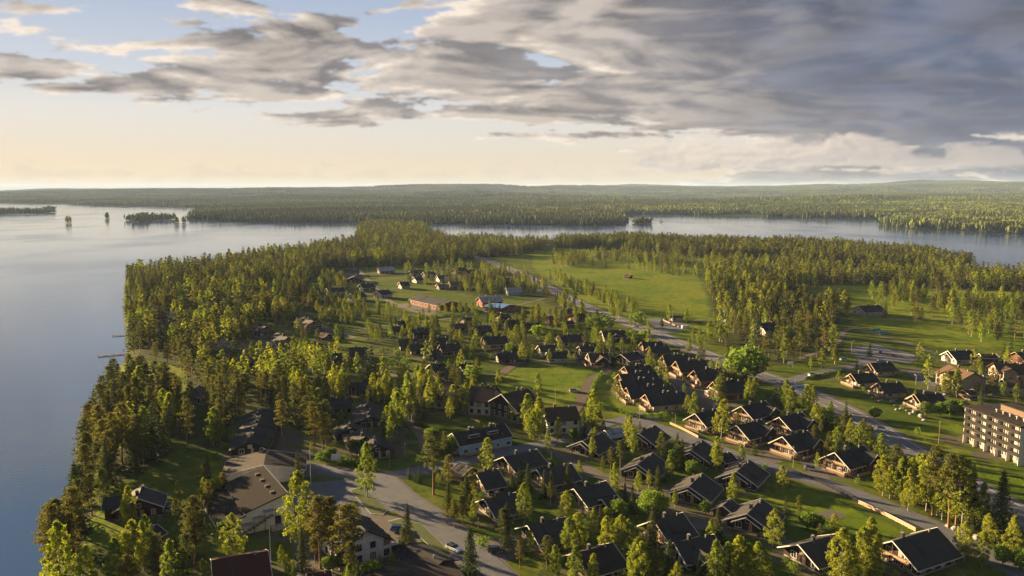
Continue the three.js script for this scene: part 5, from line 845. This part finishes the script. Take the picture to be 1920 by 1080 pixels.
for (const kind of Object.keys(stuffOf)) {
  const near = stuffOf[kind].filter((s) => Math.hypot(s.x, s.z) < 800).map((s) => ({ ...s, H: TREES[kind][1][0].H })), far = stuffOf[kind].filter((s) => Math.hypot(s.x, s.z) >= 800).map((s) => ({ ...s, H: TREES[kind][2][0].H }));
  woodStuff(kind + '_wood', 'mixed wood of ' + LOOK[kind][0] + 's behind the village', 'wood', TREES[kind][1].map((t) => wholeTree(t, ...TONE[kind])), near, woodMat, [1, 1, 1]);
  woodStuff(kind + '_wood', 'distant wood of ' + LOOK[kind][0] + 's on the near peninsula', 'wood', TREES[kind][2].map((t) => wholeTree(t, ...TONE[kind])), far, woodMat, [1, 1, 1]);
}
{ // the woods of the far country: patches of many small crowns
  const patch = (seed, size, n, birchy) => {
    const r = rng(seed), L = new Leaves(r), parts = [];
    for (let i = 0; i < n; i++) {
      const x = (r() - .5) * size, z = (r() - .5) * size, h = 11 + 9 * r(), kind = r(), wd = 1.5 + 1.3 * r();
      const g = kind < birchy ? new THREE.IcosahedronGeometry(1, 0) : new THREE.ConeGeometry(1, 1, 6, 2, true).toNonIndexed(), p = g.attributes.position, c = kind < birchy ? [.105, .140, .018] : kind < birchy + .4 ? [.064, .076, .018] : [.044, .058, .018], q = .82 + .36 * r();
      for (let k = 0; k < p.count; k++) { const j = 1 + .35 * Math.sin(p.getX(k) * 9 + p.getZ(k) * 7 + p.getY(k) * 11 + i); if (kind < birchy) p.setXYZ(k, x + p.getX(k) * wd * 1.25 * j, h * .6 + p.getY(k) * h * .42, z + p.getZ(k) * wd * 1.25 * j); else p.setXYZ(k, x + p.getX(k) * wd * 1.3 * j, h * .55 + p.getY(k) * h * .92, z + p.getZ(k) * wd * 1.3 * j); }
      g.computeVertexNormals(); g.deleteAttribute('uv'); g.setAttribute('color', new THREE.Float32BufferAttribute(new Float32Array(p.count * 3).map((_, k) => c[k % 3] * q), 3)); parts.push(g);
    }
    return mergeGeometries(parts);
  };
  const mat = new THREE.MeshStandardMaterial({ color: lin(1, 1, 1), roughness: 1, vertexColors: true, side: THREE.DoubleSide });
  const put = (name, label, geos, size, r0, r1, seed) => {
    const r = rng(seed), lists = geos.map(() => []);
    for (let z = -r1; z < -r0 * .7; z += size * .9) for (let x = z * .98; x < -z * .98; x += size * .9) {
      const qx = x + (r() - .5) * size * .4, qz = z + (r() - .5) * size * .4, d = Math.hypot(qx, qz), t = r(), u = r(); if (d < r0 || d > r1) continue;
      const h = farHeight(qx, qz); if (h < .35) continue; const big = noise(qx / 700, qz / 700) + .5 * noise(qx / 230, qz / 230);
      if (d > 2600 && noise(qx / 300 + 30, qz / 260) > .55) continue;
      const firs = qx > -1000 && qx < 480 && qz > -3000 ? .45 : 0;   // the headland across the lake carries mostly conifers
      lists[clamp(Math.floor((big + .5 - firs + (u - .5) * .6) * geos.length), 0, geos.length - 1)].push([qx, h - .4, qz, t]);
    }
    geos.forEach((g, i) => { const l = lists[i]; if (!l.length) return; const m = new THREE.InstancedMesh(g, mat, l.length), o = new THREE.Object3D(), c = new THREE.Color(); l.forEach(([x, y, z, t], k) => { o.position.set(x, y, z); o.rotation.y = Math.floor(t * 4) * Math.PI / 2 + (t * 9 % 1 - .5) * .5; const s = .85 + .35 * ((t * 17) % 1); o.scale.set(1, s, 1); o.updateMatrix(); m.setMatrixAt(k, o.matrix); const b = (.76 + .32 * ((t * 37) % 1)) * (1 + .45 * noise(x / 520 + 3, z / 380) + .3 * noise(x / 1500, z / 900 + 6)); c.setRGB(b * (1 + .12 * noise(x / 800, z / 800)), b, b); m.setColorAt(k, c); }); m.name = numbered(name); m.castShadow = m.receiveShadow = true; scene.add(m); tag(m, label, 'wood', null, 'stuff'); });
  };
  put('lakeside_wood', 'dense far wood along the opposite lake shores and islands', [patch(1, 42, 46, .06), patch(2, 42, 46, .25), patch(3, 42, 44, .5)], 42, 1750, 4300, 21);
  put('hill_wood', 'hazy far forest covering the hills on the horizon', [patch(4, 95, 74, .05), patch(5, 95, 74, .2), patch(6, 95, 70, .5)], 95, 4300, 16500, 22);
}

ISLES.forEach((pg, n) => {                                          // trees on the islets, one by one
  const where = { 1: 'the islet beside the wooded left island', 2: 'the lone islet in the open lake', 3: 'the tiny skerry left of the long island', 5: 'the skerry before the long island', 6: 'the left one of two twin islets', 7: 'the right one of two twin islets', 9: 'the skerry beside the round island', 8: 'the round wooded island', 4: 'the rim of the long island' }[n]; if (!where) return;
  const r = rng(700 + n), cx = pg.reduce((a, p) => a + p[0], 0) / pg.length, cz = pg.reduce((a, p) => a + p[1], 0) / pg.length, count = n === 8 ? 22 : n === 4 ? 12 : n === 9 ? 2 : 9;
  for (let i = 0; i < count; i++) { const p = pg[Math.floor(r() * pg.length)], k = n === 4 ? .75 + .15 * r() : .75 * r(), x = mix(cx, p[0], k), z = mix(cz, p[1], k), kind = r() < .6 ? 'pine' : 'birch', src = TREES[kind][1][i % 3], h = n === 9 ? 4 : i % 2 ? 6 + 3 * r() : 11 + 5 * r(), q = h / src.H * 1.25; const t = thing(kind + '_tree', LOOK[kind][0] + ' growing on ' + where, 'tree', [x, .3, z], r() * 6.28, 'trees on ' + where); t.scale.set(q * 1.6, q, q * 1.6); part('trunk', src.trunk, BARK[kind], t); part('crown', src.crown, LEAF[kind][i % 3], t); }
});

// ---------- hedges, fences, lamps, cars, jetties, rocks ----------
function hedge(label, list, w, h, seed) {
  const pts = new THREE.CatmullRomCurve3(list.map(([x, y]) => at(x, y)), false, 'centripetal').getSpacedPoints(Math.max(8, list.length * 9)), r = rng(seed), L = new Leaves(r), o = pts[0].clone(), st = [];
  for (let i = 1; i < pts.length; i++) { const a = pts[i - 1], b = pts[i], n = Math.max(1, Math.round(a.distanceTo(b) / .7)); for (let k = 0; k < n; k++) { const t = k / n, x = mix(a.x, b.x, t) - o.x, z = mix(a.z, b.z, t) - o.z; for (let q = 0; q < 2; q++) L.clump(x + (r() - .5) * w * .6, h * (.3 + .45 * q) + (r() - .5) * .2, z + (r() - .5) * w * .6, w * .55, .8, 22, .34); if (k % 3 === 0) st.push(cyl(.05, .03, h * .6, x, 0, z, 4)); } }
  const t = thing('hedge', label, 'hedge', [o.x, G, o.z]); part('foliage', L.geo(), LEAF.willow[1], t); part('stems', merge(st), BARK.willow, t).userData.kind = 'stuff';
}
hedge('curved clipped hedge round the black terrace gardens', [[1128, 702], [1114, 722], [1112, 745], [1126, 762], [1150, 770]], 1.6, 1.8, 1);
hedge('straight clipped hedge below the lowest row house', [[1165, 775], [1195, 783], [1225, 783], [1256, 778]], 1.6, 1.9, 2);
hedge('dark hedge along the lane between the two terraces', [[1262, 748], [1290, 762], [1316, 778]], 1.6, 1.7, 3);
hedge('low hedge at the junction beside the chalets', [[1510, 711], [1545, 703], [1585, 695]], 1.2, 1.1, 4);
hedge('long low hedge before the red barn trees', [[760, 600], [830, 594], [900, 586]], 1.6, 1.6, 5);
hedge('dark fir hedge beside the notice board', [[636, 872], [655, 873], [680, 876]], 1.8, 2.2, 6);
hedge('hedge behind the twin-gabled black house', [[1235, 664], [1262, 662], [1275, 660]], 1.4, 1.9, 7);
hedge('hedge on the village green beside the low house', [[940, 672], [965, 675], [980, 672]], 1.6, 1.8, 8);

function fence(label, list, h, rails, mat, gap = 2.2, board = .14, name = 'fence') {
  const pts = new THREE.CatmullRomCurve3(list.map(([x, y]) => at(x, y)), false, 'centripetal'), n = Math.max(2, Math.round(pts.getLength() / gap)), p = pts.getSpacedPoints(n), o = p[0], t = thing(name, label, 'fence', [o.x, G, o.z]);
  const post = cached('post' + h, () => box(.13, h, .13, 0, h / 2, 0));
  for (let i = 0; i <= n; i++) part('post', post, mat, t).position.set(p[i].x - o.x, 0, p[i].z - o.z);
  for (let i = 0; i < n; i++) { const a = p[i], b = p[i + 1], l = a.distanceTo(b), g = cached('rail' + board + mat.uuid, () => box(1, board, .05)); for (let k = 0; k < rails; k++) { const m = part('rail', g, mat, t); m.position.set((a.x + b.x) / 2 - o.x, h * (.25 + .68 * k / Math.max(1, rails - 1)), (a.z + b.z) / 2 - o.z); m.rotation.y = Math.atan2(-(b.z - a.z), b.x - a.x); m.scale.x = l; } }
}
fence('red and white rail fence sunlit along the lower road', [[1610, 945], [1660, 968], [1716, 997]], 1.15, 3, std(lin(.62, .42, .32), .8), 2.2, .2);
fence('dark rail fence in shade along the lower road', [[1468, 880], [1530, 903], [1608, 943]], 1.1, 3, M.darkTrim);
fence('pale board fence before the half hidden lodge', [[1256, 796], [1282, 808], [1309, 822]], 1.1, 5, M.trimWarm, 1.8, .16);
fence('pale board fence behind the log lodges', [[1502, 783], [1522, 793], [1545, 804]], 1.3, 6, M.trimWarm, 1.8, .18);
fence('short rail fence on the lawn by the blue terraced house', [[884, 788], [900, 794]], 1, 3, M.trimWarm);
fence('white garden wall fence of the red house in the clearing', [[695, 519], [725, 518], [756, 517]], 1.2, 5, M.trim, 2.4, .2);
fence('pale fence joining two lodges beside the street', [[1427, 838], [1448, 832]], 1.1, 5, M.trimWarm, 1.8, .16);
fence('low board barrier beside the roadside lot', [[1241, 600], [1258, 608], [1272, 614]], .9, 3, M.trimWarm, 2, .2);

function lamp(label, px, yt, yb, kind = 'street_lamp') {
  const p = at(px, yb), h = clamp(heightAt(px, yt, yb), 3, 16), t = thing(kind, label, kind === 'flag_mast' ? 'mast' : kind === 'utility_pole' ? 'pole' : 'lamp', [p.x, G, p.z], px);
  if (kind === 'flag_mast') { part('pole', cyl(.10, .05, h, 0, 0, 0, 8), M.trim, t); part('finial', new THREE.SphereGeometry(.12, 8, 6).translate(0, h + .08, 0), M.metal, t); part('base', box(.5, .4, .5, 0, .2, 0), M.stone, t); return; }
  if (kind === 'utility_pole') { part('pole', cyl(.16, .11, h, 0, 0, 0, 8), M.wood, t); part('crossarm', box(1.8, .14, .12, 0, h - .5, 0), M.wood, t); for (const x of [-.75, 0, .75]) part('insulator', cyl(.05, .04, .22, x, h - .43, 0, 6), M.metal, t); return; }
  part('pole', cyl(.08, .05, h, 0, 0, 0, 8), M.metal, t); part('arm', limb([V(0, h - .05, 0), V(.35, h + .25, 0), V(1.0, h + .3, 0)], .045, .035, 6), M.metal, t); part('lamp_head', box(.55, .13, .24, 1.15, h + .28, 0), M.trim, t);
}
lamp('tall white flag mast below the long white hall', 508, 975, 1056, 'flag_mast');
lamp('tall white flag mast on the plaza island', 583, 845, 910, 'flag_mast');
lamp('slim white mast behind the three-storey house', 1041, 727, 765, 'flag_mast');
lamp('pale flag mast beside the pavilion, nearer of two', 1261, 583, 607, 'flag_mast');
lamp('pale flag mast beside the pavilion, farther of two', 1256, 581, 602, 'flag_mast');
lamp('thin mast in the yard of the arched window villa', 1246, 963, 988, 'flag_mast');
lamp('wooden utility pole on the slope by the apartment block', 1760, 790, 834, 'utility_pole');
lamp('wooden utility pole at the main road junction', 1440, 662, 695, 'utility_pole');
lamp('tall utility pole with crossarm near the lakeside house', 385, 938, 997, 'utility_pole');
lamp('wooden utility pole beside the roadside lot', 1299, 615, 641, 'utility_pole');
[['beside the red-roofed building', 447, 1002, 1030], ['on the mossy lawn near the long hall', 406, 1002, 1022], ['on the stone path of the villa', 897, 972, 990], ['on the long plaza island', 690, 922, 938], ['at the tip of the plaza island', 708, 935, 952], ['on the lodge lawn beside the street', 1487, 838, 877], ['at the corner of the white fence', 1266, 776, 800], ['on the lane between the terraces', 1279, 707, 722], ['beside the topmost row house lane', 1229, 676, 692], ['on the lawn below the straight hedge', 1199, 768, 790], ['on the dark lodge yard', 1338, 760, 785], ['beside the blue terraced house', 945, 814, 838], ['on the shaded lawn left of the blue house', 759, 831, 853], ['before the lower pair of black cabins', 696, 791, 811], ['among the pines above the forecourt', 645, 784, 806], ['under the pines beside the stepped row', 418, 796, 815], ['lower one beside the stepped row', 414, 812, 832], ['at the end of the notice board row', 731, 850, 878], ['at the street bend by the pine', 1032, 815, 838], ['on the green behind the chalets', 955, 704, 722], ['on the main road verge by the field', 1141, 563, 584], ['on the main road verge before the lot', 1180, 578, 597], ['at the main road crossing', 1490, 712, 734], ['by the parking lot entrance', 1596, 640, 668], ['by the chalet turning place', 1717, 705, 722]].forEach(([s, x, a, b]) => lamp('grey street lamp ' + s, x, a, b));

function car(label, px, py, turnDeg, col, van) {
  const p = at(px, py), t = thing(van ? 'van' : 'car', label, van ? 'van' : 'car', [p.x, G + .09, p.z], rad(turnDeg)), paint = new THREE.MeshPhysicalMaterial({ color: col, roughness: .35, clearcoat: .8, clearcoatRoughness: .08 });
  const sh = (l) => { const s = new THREE.Shape(l.map(([x, y]) => new THREE.Vector2(x, y))); const g = new THREE.ExtrudeGeometry(s, { depth: 1.6, bevelEnabled: true, bevelSize: .08, bevelThickness: .08, bevelSegments: 2 }); g.translate(0, 0, -.8); return g; };
  part('body', sh(van ? [[-2.5, .35], [2.5, .35], [2.55, .9], [2.2, 1.1], [1.7, 1.9], [-2.5, 2.0]] : [[-2.2, .35], [2.2, .35], [2.2, .75], [1.3, .9], [-2.15, .98]]), paint, t);
  if (!van) { part('cabin', sh([[-2.0, .95], [1.0, .95], [.35, 1.42], [-1.7, 1.45]]).scale(1, 1, .9), M.glass, t); part('roof', box(1.9, .06, 1.5, -.7, 1.47, 0), paint, t); } else { part('windscreen', box(.06, .8, 1.5, 2.02, 1.5, 0, 0, 0, .56), M.glass, t); for (const z of [-.9, .9]) part('side_window', box(.9, .55, .03, 1.1, 1.5, z), M.glass, t); }
  for (const x of [-1.35, 1.4]) for (const z of [-.78, .78]) { const w = part('wheel', cached('wheel', () => new THREE.CylinderGeometry(.33, .33, .22, 14).rotateX(Math.PI / 2)), M.darkMetal, t); w.position.set(x, .33, z); part('rim', cached('rim', () => new THREE.CylinderGeometry(.2, .2, .24, 10).rotateX(Math.PI / 2)), M.metal, w); }
  for (const z of [-.6, .6]) { part('headlight', box(.06, .14, .32, van ? 2.62 : 2.27, .68, z), M.trim, t); part('tail_light', box(.06, .14, .3, van ? -2.57 : -2.27, .78, z), M.roofRed, t); }
}
car('blue estate car parked on the gravel yard by the plaza', 747, 995, 8, lin(.03, .13, .30));
car('dark blue car parked beside the brown lakeside house', 311, 951, 80, lin(.02, .05, .12));
car('pale blue car parked beside the dark blue one', 323, 957, 75, lin(.3, .38, .45));
car('white van parked before the third row house', 1331, 740, 35, lin(.75, .75, .74), true);
car('white car on the main road near the roadside lot', 1192, 615, 150, lin(.75, .75, .74));
car('grey car parked on the grass beside the farm track', 1077, 735, 5, lin(.35, .36, .38));
car('pale car standing at the side road junction', 1524, 705, 15, lin(.55, .57, .6));
car('pale blue car under the trees near the parking lot', 1583, 676, 12, lin(.28, .42, .55));
car('white car parked behind the low shop', 851, 1032, -40, lin(.72, .72, .7));
car('white and blue van on the roadside lot', 1285, 616, 12, lin(.6, .66, .78), true);
car('white camper parked between the western houses', 508, 648, 20, lin(.75, .75, .73), true);
car('silver car in the yard west of the car park houses', 430, 632, 10, lin(.5, .52, .54));
car('light car parked beside the middle log cabin', 776, 611, 10, lin(.45, .55, .62));

[['dark red car parked before the lit log lodge', 1375, 800, 20, lin(.2, .02, .02)], ['silver car parked on the drive of the last log lodge', 1522, 882, -30, lin(.5, .5, .52)], ['black car parked beside the low shop wall', 742, 1030, 40, lin(.02, .02, .022)], ['white car parked on the forecourt below the black cabins', 560, 878, 5, lin(.72, .72, .7)], ['dark grey car parked on the parking lot', 1650, 662, 70, lin(.06, .06, .07)], ['red car parked on the parking lot', 1672, 668, 70, lin(.3, .03, .02)], ['blue car parked at the chalet turning place', 1778, 742, 12, lin(.05, .12, .28)], ['grey car parked before the tan-roofed guest house', 1850, 708, 5, lin(.3, .3, .32)], ['white car driving along the main road below the chalets', 1655, 808, -38, lin(.72, .72, .7)], ['dark car parked on the gravel drive above the bushy pines', 930, 1035, 10, lin(.03, .035, .05)]].forEach((a) => car(...a));
function jetty(label, a, b, w) { const p = at(a[0], a[1], .5), q = at(b[0], b[1], .5), l = p.distanceTo(q), t = thing('jetty', label, 'jetty', [(p.x + q.x) / 2, 0, (p.z + q.z) / 2], Math.atan2(-(q.z - p.z), q.x - p.x)), n = Math.max(4, Math.round(l / .9)), pl = cached('plank' + w, () => box(.8, .07, w)); for (let i = 0; i < n; i++) part('plank', pl, M.deck, t).position.set(-l / 2 + (i + .5) * l / n, .6 + .01 * Math.sin(i * 3), 0); for (const z of [-w / 2 + .1, w / 2 - .1]) part('beam', box(l, .16, .12, 0, .48, z), M.wood, t); for (let i = 0; i <= Math.round(l / 4); i++) for (const z of [-w / 2 + .1, w / 2 - .1]) part('pile', cyl(.09, .09, 2.2, -l / 2 + i * l / Math.round(l / 4), -1.4, z, 6), M.wood, t); }
jetty('long wooden jetty with rail at the grassy point', [184, 667], [240, 662], 2);
jetty('short wooden jetty above the grassy point', [211, 629], [240, 627], 1.8);
jetty('small wooden jetty under the shore pines', [229, 575], [240, 575], 1.8);
jetty('small mooring platform under the shore pines', [140, 843], [160, 842], 2.6);
jetty('low wooden landing near the fallen birch', [133, 885], [152, 884], 2);
jetty('short landing north of the small jetty', [230, 561], [240, 561], 1.6);

function rock(label, px, py, s, seed, grp) { const p = at(px, py), g = new THREE.IcosahedronGeometry(1, 2), q = g.attributes.position; for (let i = 0; i < q.count; i++) { const x = q.getX(i), y = q.getY(i), z = q.getZ(i), k = 1 + .28 * noise(x * 1.6 + seed * 3, z * 1.6 + y * 1.3); q.setXYZ(i, x * k * s, Math.max(y * k * s * .75, -.3 * s), z * k * s * .85); } g.computeVertexNormals(); const m = part(numbered('boulder'), g, M.stone, scene); m.position.set(p.x, G + .2 * s, p.z); m.rotation.y = seed; tag(m, label, 'boulder', grp); }
[[1778, 988], [1790, 993], [1803, 997], [1817, 1003], [1830, 1010]].forEach(([x, y], i) => rock('pale roadside boulder in the line under the birches', x, y, .9 + .25 * (i % 3), i, 'boulders lining the lower road'));
for (let i = 0, r = rng(8); i < 40; i++) { const t = r(), x = mix(1632, 1745, t) + (r() - .5) * 26, y = mix(728, 792, t) + (r() - .5) * 22; const p = at(x, y); if (clearOf(p.x, p.z, 1) && roadDistance(p.x, p.z) > .8) rock('grey boulder of the rock garden below the chalets', x, y, .5 + 1.2 * r() * r(), i + 20, 'boulders of the rock garden'); }
function board(label, px, py, w, h, col, y = 1) { const p = at(px, py), t = thing('sign_board', label, 'sign', [p.x, G, p.z], -.1); part('panel', box(w, h, .1, 0, y + h / 2, 0), std(col, .6), t); for (const x of [-w / 2 + .15, w / 2 - .15]) part('post', box(.1, y + h, .08, x, (y + h) / 2, -.1), M.metal, t); }
board('white notice board beside the fir hedge', 630, 866, 3.4, 2.2, lin(.7, .72, .72), .5);
board('blue sign panel on the golf lawn, left of two', 1643, 622, 4.6, 1.6, lin(.05, .30, .42), .6);
board('blue sign panel on the golf lawn, right of two', 1657, 628, 4.8, 1.8, lin(.04, .26, .42), .6);
board('white road sign board near the main road firs', 1012, 549, 5, 2.4, lin(.7, .72, .74), 1);
board('white sign at the junction verge', 1482, 690, 2.6, 1.4, lin(.7, .7, .68), 2);
renderer.render(scene, camera);
